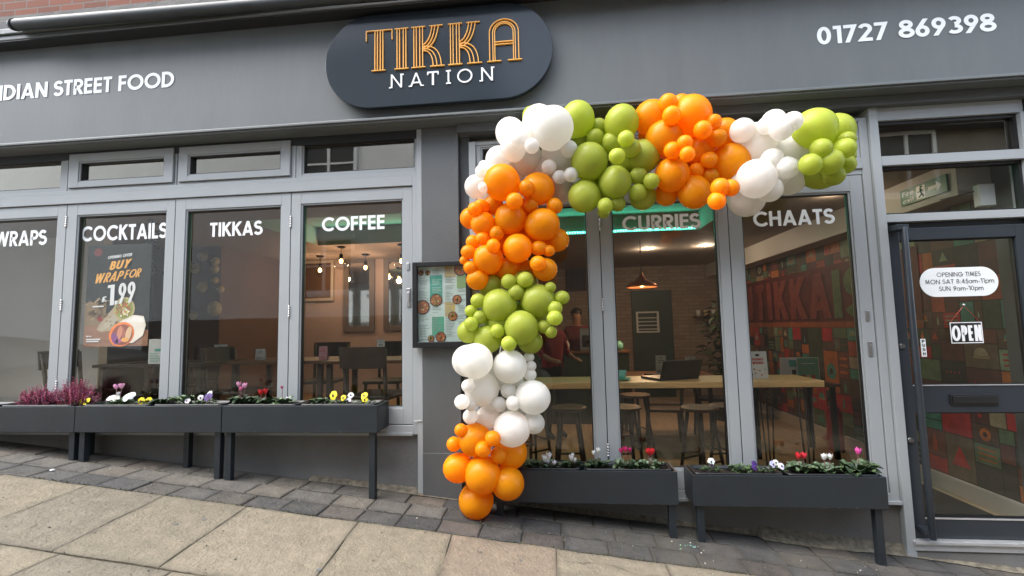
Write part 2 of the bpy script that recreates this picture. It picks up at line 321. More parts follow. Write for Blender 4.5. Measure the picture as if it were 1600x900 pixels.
    if ch == '9': return 0.60, [arc(0.30,0.68,0.30-L,0.32-L,0,360,24), [(0.14,0),(0.53-L*0.4,0.58)]]
    if ch == '7': return 0.56, [[(0.0,T),(0.47,T),(0.14,0)]]
    if ch == '8': return 0.58, [arc(0.29,0.74,0.20,0.26-L,0,360,24), arc(0.29,0.28,0.25,0.28-L,0,360,24)]
    if ch == 'a': return 0.62, [arc(0.29,0.33,0.27,0.31,0,360,24), [(0.58,0),(0.58,0.66)]]
    if ch == 'm': return 0.90, [[(L,0),(L,0.66)], arc(0.26,0.42,0.20,0.22,180,0,10)+[(0.46,0)], arc(0.66,0.42,0.20,0.22,180,0,10)+[(0.86,0)]]
    if ch == 'p': return 0.62, [[(L,-0.28),(L,0.66)], arc(0.33,0.33,0.27,0.31,0,360,24)]
    if ch == 'i': return w, [[(L,0),(L,0.66)], [(L,0.85),(L,1.0)]]
    if ch == 'r': return 0.34, [[(L,0),(L,0.66)], arc(0.30,0.40,0.24,0.24,180,80,8)]
    if ch == 'e': return 0.62, [[(0.04,0.34),(0.57,0.34)]+arc(0.31,0.33,0.27,0.31,0,310,20)]
    if ch == 'x': return 0.50, [[(0.04,0),(0.46,0.66)], [(0.04,0.66),(0.46,0)]]
    if ch == 't': return 0.36, [[(0.16,0),(0.16,0.95)], [(0,0.62),(0.34,0.62)]]
    if ch == ':': return 0.2, [[(0.1,0.0),(0.1,w)], [(0.1,0.5),(0.1,0.5+w)]]
    if ch == '.': return w, [[(L,0),(L,w)]]
    if ch == '-': return 0.36, [[(0.03,0.36),(0.33,0.36)]]
    if ch == '#': return 0.7, [[(0.18,0),(0.26,1)], [(0.46,0),(0.54,1)], [(0.02,0.32),(0.66,0.32)], [(0.04,0.68),(0.70,0.68)]]
    if ch == '\u00a3': return 0.56, [[(0.0,B),(0.56,B)], arc(0.34,T-0.17,0.16,0.17,20,180,12)+[(0.16,B)], [(0.02,0.46),(0.42,0.46)]]
    return 0.5, [[(0,0.5),(0.5,0.5)]]
def ribbon(pts, w):
    """stroke outline: list of (left,right) pairs"""
    P = [Vector((p[0], p[1])) for p in pts]; P = [p for i, p in enumerate(P) if i == 0 or (p-P[i-1]).length > 1e-5]
    closed = (P[0]-P[-1]).length < 1e-4 and len(P) > 3
    if closed: P = P[:-1]
    n = len(P); out = []
    for i in range(n):
        if closed: a, b = P[i]-P[i-1], P[(i+1) % n]-P[i]
        else:
            a = P[i]-P[i-1] if i > 0 else P[1]-P[0]; b = P[i+1]-P[i] if i < n-1 else P[-1]-P[-2]
        a.normalize(); b.normalize(); na = Vector((-a.y, a.x)); nb = Vector((-b.y, b.x)); mt = na+nb
        if mt.length < 1e-3: mt = na.copy()
        mt.normalize(); k = w/2/max(0.35, mt.dot(na)); l, r = P[i]+mt*k, P[i]-mt*k
        if not closed and i in (0, n-1):
            dr = a if i else b
            if abs(dr.y) > 0.25 and abs(dr.x) > 0.02 and (abs(P[i].y) < 1e-6 or abs(P[i].y-1) < 1e-6):
                l = l + dr*((P[i].y-l.y)/dr.y); r = r + dr*((P[i].y-r.y)/dr.y)
        out.append((l, r))
    if closed: out.append(out[0])
    return out
def lettering(mb, word, org, U, V, width, height, w=0.16, gap=0.11, depth=0.0, xs=1.0, off=0.0, slant=0.0, jit=0.0):
    """word laid out from org along U, V; fits width x height. Normal = U x V side. depth>0: solid letters"""
    U = Vector(U).normalized(); V = Vector(V).normalized(); N = U.cross(V)
    x = 0; strokes = []
    for ch in word:
        adv, ss = glyph(ch, w)
        jy = random.uniform(-jit, jit); js = random.uniform(-jit, jit)
        for s in ss: strokes.append(ribbon([(px*xs + x + py*(slant+js), py+jy*0) for px, py in s], w*(0.8 if xs < 0.7 else 1)))
        x += adv*xs + gap
    tw = x-gap; ku = width/tw; org = Vector(org); k = 0
    for s in strokes:
        e = off + 0.0003*k; k = (k+1) % 7
        def pt(q, dd): return org + U*(q.x*ku) + V*(q.y*height) + N*(e+dd)
        for (a, b), (c, d2) in zip(s, s[1:]):
            if depth:
                mb.hull([pt(a,0), pt(b,0), pt(d2,0), pt(c,0)], [pt(a,depth), pt(b,depth), pt(d2,depth), pt(c,depth)])
            else: mb.face([pt(a,0), pt(c,0), pt(d2,0), pt(b,0)])
    return mb
def wall_word(mb, word, p0, p1, height, y, **k):
    """word facing the street (-Y) from x=p0 to p1"""
    (x0, z0), (x1, _) = p0, p1
    return lettering(mb, word, (x0, y, z0), (1,0,0), (0,0,1), x1-x0, height, **k)

# ================================================================== SETTING: ground
def slope_quad(mb, pts2, dz, th=0.03, inset=0.004, ring=.035, edge=.76):
    """a paving stone: top polygon with a small arris, on the sloping ground"""
    c = sum((Vector(p) for p in pts2), Vector((0, 0)))/len(pts2)
    bot = []; mid = []; top = []
    for p in pts2:
        p = Vector(p); q = p + (c-p).normalized()*inset*1.4
        bot.append((p.x, p.y, ground(p.x)+dz-th)); mid.append((p.x, p.y, ground(p.x)+dz-inset)); top.append((q.x, q.y, ground(q.x)+dz))
    B = [mb.bm.verts.new(v) for v in bot]; Md = [mb.bm.verts.new(v) for v in mid]; Tp = [mb.bm.verts.new(v) for v in top]
    n = len(B); t0 = mb.tint; dk = tuple(v*edge for v in t0)
    I_ = []
    for v in Tp:
        q = v.co.copy(); dx, dy = c.x-q.x, c.y-q.y; l = math.hypot(dx, dy); f_ = min(.35, (ring*random.uniform(.6, 1.5)/l)); I_.append(mb.bm.verts.new((q.x+dx*f_, q.y+dy*f_, ground(q.x+dx*f_)+dz)))
    mb.fin(mb.bm.faces.new(I_))
    for i in range(n):
        j = (i+1) % n; f_ = mb.bm.faces.new([Tp[i], Tp[j], I_[j], I_[i]]); mb.fin(f_)
        for l in f_.loops:
            if l.vert in (Tp[i], Tp[j]): l[mb.lay] = (*dk, 1)
    mb.tint = dk
    for i in range(n):
        mb.fin(mb.bm.faces.new([B[i], B[(i+1)%n], Md[(i+1)%n], Md[i]])); mb.fin(mb.bm.faces.new([Md[i], Md[(i+1)%n], Tp[(i+1)%n], Tp[i]]))
    mb.tint = t0
mb = MB().use('street')
for i in range(-30, 30): mb.face([(i*2, -60, ground(i*2)-0.03), (i*2+2, -60, ground(i*2+2)-0.03), (i*2+2, 0.02, ground(i*2+2)-0.03), (i*2, 0.02, ground(i*2)-0.03)])
tag(mb.build('ground'), kind='structure')
mb = MB().use('ground_dirt')
for i in range(-14, 10): mb.face([(i*.6, -6, ground(i*.6)-0.011), (i*.6+.6, -6, ground(i*.6+.6)-0.011), (i*.6+.6, 0.02, ground(i*.6+.6)-0.011), (i*.6, 0.02, ground(i*.6)-0.011)])
tag(mb.build('joint_bed'), kind='structure')
def jag(a, b, n=4, amp=0.006):
    a, b = Vector(a), Vector(b); t = (b-a).normalized(); nn = Vector((-t.y, t.x)); return [a+(b-a)*(i/n)+nn*random.uniform(-amp, amp)*(0 < i) for i in range(n)]
# yorkstone flags: rows run along the shopfront
mb = MB().use('york_stone')
rows = [(-0.56, -1.285, [-7.4,-6.7,-5.9,-5.0,-4.35,-3.77,-3.14,-2.585,-2.01,-1.27,-0.685,-0.06,0.56,1.02,1.7,2.35,3.1,3.8,4.6,5.4]),
        (-1.295, -1.98, [-7.4,-6.5,-5.6,-4.8,-4.0,-3.35,-2.46,-1.86,-1.15,-0.35,0.3,0.9,1.7,2.4,3.2,4.1,5.2]),
        (-1.99, -2.75, [-7.4,-6.4,-5.5,-4.7,-3.8,-3.0,-2.2,-1.3,-0.5,0.4,1.3,2.2,3.1,4.2,5.2]),
        (-2.76, -3.4, [-7.4,-6.6,-5.6,-4.6,-3.7,-2.9,-1.9,-1.0,-0.1,0.8,1.6,2.5,3.4,4.4,5.2]),
        (-3.41, -4.2, [-7.4,-6.4,-5.5,-4.7,-3.8,-3.0,-2.2,-1.3,-0.5,0.4,1.3,2.2,3.1,4.2,5.2])]
flag_cols = [(.166,.143,.102), (.182,.156,.110), (.152,.133,.098), (.174,.144,.101), (.192,.164,.117), (.162,.137,.103)]
for k, (ya, yb, xs) in enumerate(rows):
    for i, (a, b) in enumerate(zip(xs, xs[1:])):
        sk = 0.07 if k == 0 and a < 0 else random.uniform(-0.01, 0.02); g = 0.0018; sk2 = sk if not (k == 0 and b > -0.5) else sk*0.2
        if k == 0 and a > -0.5: sk = 0.01
        mb.col(random.choice(flag_cols))
        if k == 0 and -0.7 < a < -0.6: mb.col((0.190,0.150,0.107))
        j = random.uniform(-0.01, 0.01)
        A, B, Cc, Dd = (a+g, yb+g+j*0), (b-g, yb+g), (b-g, ya-g), (a+g, ya-g)
        A = (A[0]+sk, A[1]); B = (B[0]+sk2, B[1])
        slope_quad(mb, jag(A, B)+jag(B, Cc)+jag(Cc, Dd)+jag(Dd, A), random.uniform(-0.0015, 0.0015), inset=0.003)
pav = mb.build('pavement'); tag(pav, kind='structure')
# hairline cracks in three flags, flattened gum
mb = MB().use('ground_dirt')
for pts in ([(-2.95, -.62), (-2.86, -.80), (-2.90, -.98), (-2.78, -1.26)], [(-1.92, -1.45), (-1.66, -1.38), (-1.36, -1.52), (-1.10, -1.5)], [(.02, -.70), (.21, -.66), (.40, -.74), (.54, -.71)], [(-3.6, -.95), (-3.4, -.90), (-3.16, -1.0)]):
    q = []
    for (a, b), (c, d2) in zip(pts, pts[1:]): q += [(a+(c-a)*t/6+random.uniform(-.006, .006), b+(d2-b)*t/6+random.uniform(-.006, .006)) for t in range(6)]
    for k, ((a, b), (c, d2)) in enumerate(zip(q, q[1:])): w_ = .0016*(1+.6*math.sin(k)); mb.face([(a, b-w_, ground(a)+.0035), (c, d2-w_, ground(c)+.0035), (c, d2+w_, ground(c)+.0035), (a, b+w_, ground(a)+.0035)])
mb.build('crack', None, pav)
mb = MB().use('lead')
for k in range(16):
    x, y = random.uniform(-2.8, 1.2), random.uniform(-1.7, -.6); r_ = random.uniform(.008, .017); z = ground(x)+.0036; mb.face([(x+r_*math.cos(t*.628)*random.uniform(.8, 1.2), y+r_*math.sin(t*.628)*random.uniform(.8, 1.2), z-.1045*r_*math.cos(t*.628)) for t in range(10)])
mb.build('gum_spot', None, pav)
# clay pavers along the wall
mb = MB().use('clay_paver')
pcols = [(.060,.058,.055), (.070,.067,.062), (.054,.053,.051), (.074,.068,.060), (.063,.061,.059), (.078,.067,.058)]
for r_, (ya, yb) in enumerate([(0.0, -0.185), (-0.19, -0.37), (-0.376, -0.552)]):
    x = -7.2+(r_ % 2)*0.13
    while x < 5.2:
        w = 0.257*random.uniform(0.97, 1.03)*(1.35 if random.random() < 0.08 else 1)
        c = random.choice(pcols)
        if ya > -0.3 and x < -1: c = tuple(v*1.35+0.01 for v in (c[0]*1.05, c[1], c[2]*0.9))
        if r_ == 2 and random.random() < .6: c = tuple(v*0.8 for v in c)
        mb.col(c); g = 0.0035; sk = random.uniform(-.003, .003)
        g *= .8; A, B, Cc, Dd = (x+g+sk, yb+g), (x+w-g, yb+g), (x+w-g, ya-g), (x+g, ya-g)
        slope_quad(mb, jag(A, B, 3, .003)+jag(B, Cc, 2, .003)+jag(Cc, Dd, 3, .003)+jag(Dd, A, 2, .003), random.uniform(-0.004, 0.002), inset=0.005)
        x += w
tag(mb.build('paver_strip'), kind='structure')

# ================================================================== SHOP BUILDING
shop = empty('shop_building', 'dark grey painted shop building with white lettering and glazed folding front', 'building', loc=(0,0,0))
# fascia board with its lettering
fascia = MB().box(-8, 6, -0.14, 0.0, 3.045, 3.871).build('fascia', 'fascia_paint', shop, 0.004)
mb = MB().use('moulding_paint')
for y0, z0, z1 in ((-0.165, 3.028, 3.047), (-0.195, 3.012, 3.030), (-0.18, 2.998, 3.013)): mb.box(-8, 6, y0, -0.01, z0, z1)
mb.build('moulding', None, fascia, 0.003)
mb = MB().use('moulding_paint'); mb.box(-8, 6, -0.258, -0.0, 3.872, 3.912); mb.box(-8, 6, -0.275, -0.0, 3.914, 3.96)
mb.build('cornice', None, shop, 0.006)
MB().use('soffit_shade').box(-8, 6, -0.252, -0.141, 3.862, 3.8715).build('cornice_shade', None, shop)  # thin box added below the cornice, its shadow painted as a dark colour
a, b = at(-2, 155, -.14), at(272, 137, -.14)
for wrd_, q0, q1 in (('INDIAN', -20, 75), ('STREET', 85, 175), ('FOOD', 185, 272)): wall_word(MB().use('white_vinyl'), wrd_, (at(q0, 140, -.14).x, 3.43), (at(q1, 140, -.14).x, 3.43), 0.132, -0.1425, w=0.19, gap=0.085).build('lettering', None, fascia)
wall_word(MB().use('white_vinyl'), '01727 869398', (1.84, 3.358), (2.965, 3.358), 0.128, -0.1425, w=0.19, gap=0.095).build('lettering', None, fascia)
# lead flashing, rough lower edge
mb = MB().use('lead_dull'); n = 140; prev = None
for i in range(n+1):
    x = -8+14*i/n; jz = random.uniform(-0.02, 0.015); col = [(x, -0.19+random.uniform(-.01, .01), 4.055+jz), (x, -0.15+random.uniform(-.015, .01), 4.10+jz*.6), (x, -0.07+random.uniform(-.015, .015), 4.20+random.uniform(-.015, .015)), (x, -0.012, 4.285)]
    if prev:
        for k in range(3): mb.face([prev[k], col[k], col[k+1], prev[k+1]], True)
    prev = col
mb.build('lead_flashing', None, shop)
mb = MB().use('soffit_shade').box(-8, 6, -0.262, 0.0, 3.961, 4.03); mb.build('flashing_shadow_board', None, shop)  # dark box, painted shade in the gap below the lead
MB().box(-9, 7, 0.0, 0.25, 4.0, 6.4).build('brick_wall', 'red_brick', shop)
pp = MB().use('pipe_black'); pa, pb = at(24, 39, -.325), at(400, 8, -.325); zs_ = (pb.z-pa.z)/(pb.x-pa.x); pp.tube([(pa.x, -.325, pa.z), (pa.x+.03, -.325, pa.z), (6, -.325, pa.z+zs_*(6-pa.x))], [.040, .044, .044], 20)
pipe = pp.build('gutter_pipe', None, shop)
mb = MB().use('pipe_black').tube([(pa.x-.035, -.325, pa.z), (pa.x-.002, -.325, pa.z)], [0.036, 0.047], 20); mb.build('end_cap', None, pipe)
# pilasters and beam
mb = MB().use('wall_paint'); mb.box(-1.02, -0.735, -0.035, 0.3, -0.2, 2.997); mb.box(-1.022, -0.733, -0.042, 0.3, -0.2, 0.548)
mb.build('pilaster', None, shop, 0.003)
MB().use('wall_paint').box(3.205, 6, -0.05, 0.3, -0.6, 2.997).build('pilaster', None, shop, 0.003)
MB().use('wall_paint').box(-0.735, 3.205, -0.075, 0.10, 2.93, 2.997).build('beam', None, shop, 0.003)
MB().use('soffit_shade').box(-7, 3.205, -0.01, 0.12, 2.935, 3.05).build('soffit', None, shop)  # real underside, but its shade is painted into the colour
MB().use('wall_paint').box(-0.732, -0.655, 0.03, 0.2, 0.0, 2.94).build('reveal', None, shop)
MB().use('render_grey').box(-8, -1.06, 0.01, 0.25, -0.2, 0.672).build('plinth_wall', None, shop)
MB().use('render_grey').box(-0.732, 2.195, 0.01, 0.25, -0.4, 0.238).build('plinth_wall', None, shop)
# mortar runs at the foot of the wall
mb = MB().use('mortar'); prev = None
for i in range(210):
    x = -1.9+i*0.03
    if x > 4.3: break
    wd_ = (0.05 if x < -0.7 else 0.012 if x < 1.3 else 0.075)*(.8+.25*math.sin(x*5)+random.uniform(-.08, .08))
    col = [(x, -wd_, ground(x)+0.004), (x, -wd_*.45, ground(x)+0.012+random.uniform(0, .008)), (x, 0.012, ground(x)+0.03+(0.03 if x > 1.3 else 0)+random.uniform(0, .01))]
    if prev:
        for k in range(2): mb.face([prev[k], col[k], col[k+1], prev[k+1]], True)
    prev = col
mb.build('mortar_fillet', None, shop)

def frame_bars(mb, x0, x1, z0, z1, gx0, gx1, gz0, gz1, y0, y1):
    mb.box(x0, gx0, y0, y1, z0, z1); mb.box(gx1, x1, y0, y1, z0, z1); mb.box(gx0, gx1, y0+.0004, y1, gz1, z1); mb.box(gx0, gx1, y0+.0004, y1, z0, gz0)
def glazed(name, x0, x1, z0, z1, gx0, gx1, gz0, gz1, y0=0.0, y1=0.06, yg=0.032, m='frame_grey', parent=None, label=None, glass='shop_glass', bead=True):
    mb = MB().use(m); frame_bars(mb, x0, x1, z0, z1, gx0, gx1, gz0, gz1, y0, y1)
    if bead:   # bevelled glazing bead
        b = 0.012
        frame_bars(mb, gx0, gx1, gz0, gz1, gx0+b, gx1-b, gz0+b, gz1-b, y0+0.008, y1-.002); gx0 += b; gx1 -= b; gz0 += b; gz1 -= b
    o = mb.build(name, None, parent, 0.0025)
    if label: o['label'] = label
    mb = MB().use('gasket'); g = 0.007; frame_bars(mb, gx0, gx1, gz0, gz1, gx0+g, gx1-g, gz0+g, gz1-g, y0+0.016, yg+.002)
    mb.build('gasket', None, o)
    MB().box(gx0+.002, gx1-.002, yg, yg+0.006, gz0+.002, gz1-.002).build('glass', 'transom_glass' if name == 'transom_window' else glass, o)
    return o
def hinge(parent, x, z, y=-0.004):
    mb = MB().use('steel')
    for k in range(5): mb.tube([(x, y-.004, z+k*.019), (x, y-.004, z+k*.019+.0175)], 0.0075, 10)
    mb.build('hinge', None, parent)
def vinyl(parent, word, x0, x1, z0, h, y, m='white_vinyl', **k):
    k.setdefault('w', 0.19); k.setdefault('gap', 0.09)
    return wall_word(MB().use(m), word, (x0, z0), (x1, z0), h, y, **k).build('lettering', None, parent)

# ---- left set: outer frame, transoms, folding panels
mb = MB().use('frame_grey')
mb.box(-7, -1.062, -0.012, 0.08, 2.632, 2.668); mb.box(-7, -1.10, -0.02, 0.08, 2.556, 2.630)
mb.box(-7, -1.10, -0.018, 0.08, 0.676, 0.742); mb.box(-7, -1.10, -0.030, 0.02, 0.668, 0.690)
mb.box(-1.100, -1.064, -0.02, 0.08, 0.676, 2.632)
mb.box(-1.062, -1.022, -0.030, 0.08, ground(-1.05), 2.995)
mb.build('window_frame', None, shop, 0.0025)
for (x0, x1, gx0, gx1, kind) in ((-5.10, -4.115, -5.03, -4.165, 0), (-4.085, -3.10, -3.978, -3.195, 1), (-3.08, -2.085, -2.985, -2.175, 1), (-2.060, -1.064, -2.012, -1.078, 0), (-6.1, -5.12, -6.05, -5.17, 0)):
    if kind:
        mb = MB().use('frame_grey'); frame_bars(mb, x0-.006, x1+.006, 2.668, 2.998, x0+.012, x1-.012, 2.686, 2.982, -0.006, 0.07); fr = mb.build('window_frame', None, shop, 0.002)
        glazed('transom_window', x0+.016, x1-.016, 2.690, 2.978, gx0, gx1, 2.735, 2.912, -0.024, 0.05, 0.02, parent=shop)
    else: glazed('transom_window', x0, x1, 2.668, 2.998, gx0, gx1, 2.694, 2.948, -0.004, 0.06, 0.03, parent=shop)
for x0, x1 in ((-5.118, -5.102), (-4.113, -4.093), (-2.077, -2.062)): MB().use('frame_grey').box(x0, x1, -0.009, 0.06, 2.668, 2.998).build('mullion', None, shop)
J = [-6.07, -5.07, -4.081, -3.093, -2.094, -1.102]
LG = [(-5.98, -5.15), (-4.985, -4.165), (-3.985, -3.168), (-3.002, -2.174), (-2.012, -1.178)]
words = [None, ('WRAPS', -4.80, -4.305, 2.228, .13), ('COCKTAILS', -3.975, -3.195, 2.240, .13), ('TIKKAS', -2.812, -2.36, 2.232, .117), ('COFFEE', -1.855, -1.34, 2.235, .113)]
panels = []
for i in range(5):
    o = glazed('folding_window', J[i]+.003, J[i+1]-.003, 0.748, 2.551, LG[i][0], LG[i][1], 0.862, 2.458, -0.006, 0.055, 0.032, parent=shop)
    panels.append(o)
    if words[i]: w_ = words[i]; vinyl(o, w_[0], w_[1], w_[2], w_[3], w_[4], 0.0305)
for x, zz in ((-4.081, (2.36, 1.66, 1.0)), (-2.094, (2.27, 1.56, 0.86))):
    for z in zz: hinge(panels[1 if x < -3 else 3], x, z)
MB().use('steel').box(-1.150, -1.128, -0.012, -0.005, 1.90, 1.955).build('keyhole_plate', None, panels[4], .002); mb = MB().use('steel'); mb.box(-1.150, -1.120, -0.014, -0.005, 1.62, 1.76)
mb.box(-1.143, -1.127, -0.020, -0.013, 1.65, 1.73); mb.build('lock', None, panels[4], 0.002)
mb = MB().use('white_plastic').box(-1.09, -1.03, -0.036, -0.030, 0.775, 0.779); mb.build('weep_clip', None, panels[4])

# ---- right set
mb = MB().use('frame_grey')
mb.box(-0.655, -0.603, -0.02, 0.08, 0.238, 2.872); mb.box(2.142, 2.196, -0.012, 0.08, 0.238, 2.872)
mb.box(-0.603, 2.142, -0.018, 0.08, 2.505, 2.545); mb.box(-0.603, 2.142, -0.006, 0.08, 2.465, 2.503); mb.box(-0.603, 2.142, -0.008, 0.08, 2.547, 2.588)
mb.box(-0.603, 2.142, -0.01, 0.08, 2.846, 2.872); mb.box(-0.603, 2.142, -0.018, 0.08, 0.240, 0.302); mb.box(-0.64, 2.196, -0.034, 0.0, 0.234, 0.256)
mb.box(2.199, 2.256, -0.035, 0.10, ground(2.22), 2.93)
mb.build('window_frame', None, shop, 0.0025)
for x0, x1, gx0, gx1 in ((-0.600, 0.318, -0.565, 0.285), (0.322, 1.218, 0.36, 1.185), (1.222, 2.140, 1.26, 2.118)):
    glazed('transom_window', x0, x1, 2.590, 2.844, gx0, gx1, 2.605, 2.830, -0.004, 0.06, 0.03, parent=shop)
JR = [-0.602, 0.312, 1.222, 2.140]; RG = [(-0.515, 0.228), (0.392, 1.150), (1.308, 2.055)]
wr = [None, ('CURRIES', 0.482, 1.037, 2.138, .112), ('CHAATS', 1.408, 1.952, 2.130, .110)]
rp = []
for i in range(3):
    o = glazed('folding_window', JR[i]+.003, JR[i+1]-.003, 0.306, 2.461, RG[i][0], RG[i][1], 0.435, 2.350, -0.004, 0.055, 0.032, parent=shop)
    rp.append(o)
    if wr[i]: w_ = wr[i]; vinyl(o, w_[0], w_[1], w_[2], w_[3], w_[4], 0.0305)
for z in (2.14, 1.55, 0.52): hinge(rp[0], 0.313, z)
MB().use('steel').box(2.085, 2.107, -0.012, -0.003, 1.44, 1.51).build('keyhole_plate', None, rp[2], .002); mb = MB().use('steel'); mb.box(2.083, 2.109, -0.012, -0.003, 1.20, 1.30); mb.box(2.090, 2.102, -0.018, -0.011, 1.22, 1.28); mb.build('lock', None, rp[2], 0.002)
# black joints between the folding leaves
mb = MB().use('gasket')
for x in J[1:5]: mb.box(x-.0028, x+.0028, 0.0, 0.05, 0.75, 2.55)
for x in JR[1:3]: mb.box(x-.0028, x+.0028, 0.0, 0.05, 0.31, 2.46)
mb.box(-7, -1.10, 0.0, 0.05, 2.5515, 2.5555); mb.box(-0.6, 2.14, 0.0, 0.05, 2.4615, 2.4645); mb.build('seal_strip', None, shop)

# ---- entrance: overlights and dark door
mb = MB().use('frame_grey'); mb.box(2.258, 3.19, -0.02, 0.09, 2.838, 2.93); mb.box(2.258, 3.16, -0.03, 0.09, 2.512, 2.578); mb.box(2.258, 3.16, -0.03, 0.09, 2.112, 2.166)
mb.box(3.16, 3.20, -0.03, 0.09, -0.2, 2.838); mb.build('window_frame', None, shop, 0.0025)
for z0, z1 in ((2.58, 2.836), (2.168, 2.510)):
    mb = MB().use('gasket'); frame_bars(mb, 2.258, 3.158, z0, z1, 2.27, 3.14, z0+.012, z1-.02, 0.0, 0.05); o = mb.build('overlight', None, shop)
    MB().box(2.27, 3.14, 0.03, 0.036, z0+.012, z1-.02).build('glass', 'clear_glass' if z0 < 2.3 else 'transom_glass', o)
mb = MB().use('door_dark'); mb.box(2.258, 3.158, 0.02, 0.10, 2.072, 2.110)
frame_bars(mb, 2.262, 3.155, 0.022, 2.068, 2.338, 3.062, 0.150, 1.985, -0.012, 0.045)
mb.box(2.338, 3.062, -0.011, 0.045, 0.824, 1.003)
door = mb.build('door', None, shop, 0.003)
mb = MB().use('gasket')
for z0, z1 in ((0.150, 0.824), (1.003, 1.985)): frame_bars(mb, 2.338, 3.062, z0, z1, 2.345, 3.053, z0+.006, z1-.008, 0.006, 0.03)
mb.build('gasket', None, door)
for z0, z1 in ((0.156, 0.818), (1.009, 1.977)): MB().box(2.345, 3.053, 0.018, 0.024, z0, z1).build('glass', 'clear_glass', door)
mb = MB().use('aluminium_sill'); mb.box(2.338, 3.062, -0.016, -0.0115, 0.143, 0.152); mb.box(2.338, 3.062, -0.016, -0.0115, 1.000, 1.006); mb.build('glazing_trim', None, door)
mb = MB().use('door_dark'); mb.tube([(2.322, -0.085, 0.045), (2.322, -0.085, 2.065)], 0.020, 16)
mb.box(2.275, 2.335, -0.088, -0.012, 0.075, 0.105); mb.box(2.268, 2.345, -0.098, -0.012, 2.045, 2.082); mb.build('pull_handle', None, door, 0.003)
mb = MB().use('black_frame'); mb.box(2.553, 2.845, -0.022, -0.012, 0.872, 0.944); mb.box(2.565, 2.833, -0.028, -0.021, 0.884, 0.934); mb.build('letter_plate', None, door, 0.003)
mb = MB().use('steel')
for z in (1.265, 0.645): mb.tube([(2.288, -0.024, z), (2.288, -0.012, z)], 0.017, 16); mb.box(2.284, 2.292, -0.028, -0.024, z-.012, z+.012)
mb.build('lock_cylinder', None, door)
mb = MB().use('white_vinyl').box(2.430, 2.460, 0.0125, 0.0175, 1.19, 1.31); pu = mb.build('push_label', None, door)
mb = MB().use('print_black')
for k, ch in enumerate('PUSH'): lettering(mb, ch, (2.437, 0.012, 1.284-k*0.028), (1,0,0), (0,0,1), 0.016, 0.020, w=0.24)
mb.build('lettering', None, pu)
mb = MB().use('aluminium_sill'); mb.box(2.236, 3.20, -0.055, 0.12, -0.004, 0.018); mb.box(2.240, 3.20, -0.040, 0.10, -0.048, -0.005); mb.build('door_sill', None, shop, 0.003)
MB().use('render_grey').box(2.2, 3.3, -0.03, 0.3, -0.5, -0.05).build('plinth_wall', None, shop)

# hours label on the door glass
def pill(mb, x0, x1, z0, z1, y0, y1, n=20):
    r = (z1-z0)/2; zc_ = (z0+z1)/2; pts = [(x1-r+r*math.cos(t), zc_+r*math.sin(t)) for t in [(-math.pi/2+math.pi*i/n) for i in range(n+1)]] + [(x0+r+r*math.cos(t), zc_+r*math.sin(t)) for t in [(math.pi/2+math.pi*i/n) for i in range(n+1)]]
    mb.hull([(x, y1, z) for x, z in pts], [(x, y0, z) for x, z in pts])
mb = MB().use('white_vinyl'); pill(mb, 2.462, 2.950, 1.592, 1.790, 0.0155, 0.0178); hrs = mb.build('opening_hours_label', None, door)
mb = MB().use('print_black')
for wrd, x0, x1, z in (('OPENING TIMES', 2.572, 2.845, 1.728), ('MON SAT 8:45am-11pm', 2.495, 2.922, 1.680), ('SUN 9am-10pm', 2.578, 2.852, 1.632)):
    wall_word(mb, wrd, (x0, z), (x1, z), 0.030, 0.0150, w=0.12, gap=0.12)
mb.build('lettering', None, hrs)
# hanging OPEN sign
op = empty('open_sign', 'small black OPEN sign hanging by a cord on the door glass', 'sign', loc=(0,0,0))
MB().box(2.607, 2.810, 0.0, 0.008, 1.274, 1.420).build('sign_board', 'black_frame', op, 0.002)
mb = MB().use('white_letter'); frame_bars(mb, 2.610, 2.807, 1.277, 1.417, 2.615, 2.802, 1.282, 1.412, -0.0015, -0.0003); mb.build('border', None, op)
wall_word(MB().use('white_letter'), 'OPEN', (2.622, 1.290), (2.795, 1.290), 0.108, -0.0006, w=0.20, gap=0.13, xs=0.42).build('lettering', None, op)
MB().use('print_red').tube([(2.620, 0.004, 1.42), (2.712, 0.004, 1.53), (2.797, 0.004, 1.42)], 0.0015, 5).build('cord', None, op)
MB().use('steel').ball((2.712, 0.004, 1.533), 0.009).build('suction_hook', None, op)

# ================================================================== THINGS ON THE FRONT
# oval sign
sg = empty('oval_sign', 'large dark pill shaped sign board with gold inline letters above white NATION', 'sign')
mb = MB().use('sign_face')
pill(mb, -1.712, 0.010, 3.098, 3.828, -0.215, -0.172, 40); o_ = mb.build('sign_board', None, sg, 0.004)
mb = MB().use('black_frame'); pill(mb, -1.690, -0.012, 3.120, 3.806, -0.172, -0.141, 40); mb.build('backing', None, sg)
mb = MB().use('planter_paint'); n_ = 0
mb = MB().use('gold_edge'); LW = 0.018
sx0, sz0, U_ = -1.388, 3.375, 0.3225
def tl(pts, w=LW, dep=0.012, e=[0]):
    e[0] = (e[0]+1) % 6
    for (a, b), (c, d2) in zip(ribbon(pts, w), ribbon(pts, w)[1:]):
        f = lambda q, yy: (sx0+q.x*U_, yy, sz0+q.y*U_)
        y1, y0 = -0.2155, -0.2155-dep-0.0004*e[0]
        mb.hull([f(a, y1), f(c, y1), f(d2, y1), f(b, y1)], [f(a, y0), f(c, y0), f(d2, y0), f(b, y0)])
bez = lambda p0, p1, p2, n=12: [((1-t)**2*p0[0]+2*t*(1-t)*p1[0]+t*t*p2[0], (1-t)**2*p0[1]+2*t*(1-t)*p1[1]+t*t*p2[1]) for t in [i/n for i in range(n+1)]]
tl([(0.01,.74),(0.01,.985),(.63,.985),(.63,.74)]); tl([(.14,0.012),(.47,0.012)])
for x in (.22, .28, .35, .41): tl([(x, .02), (x, .975)])
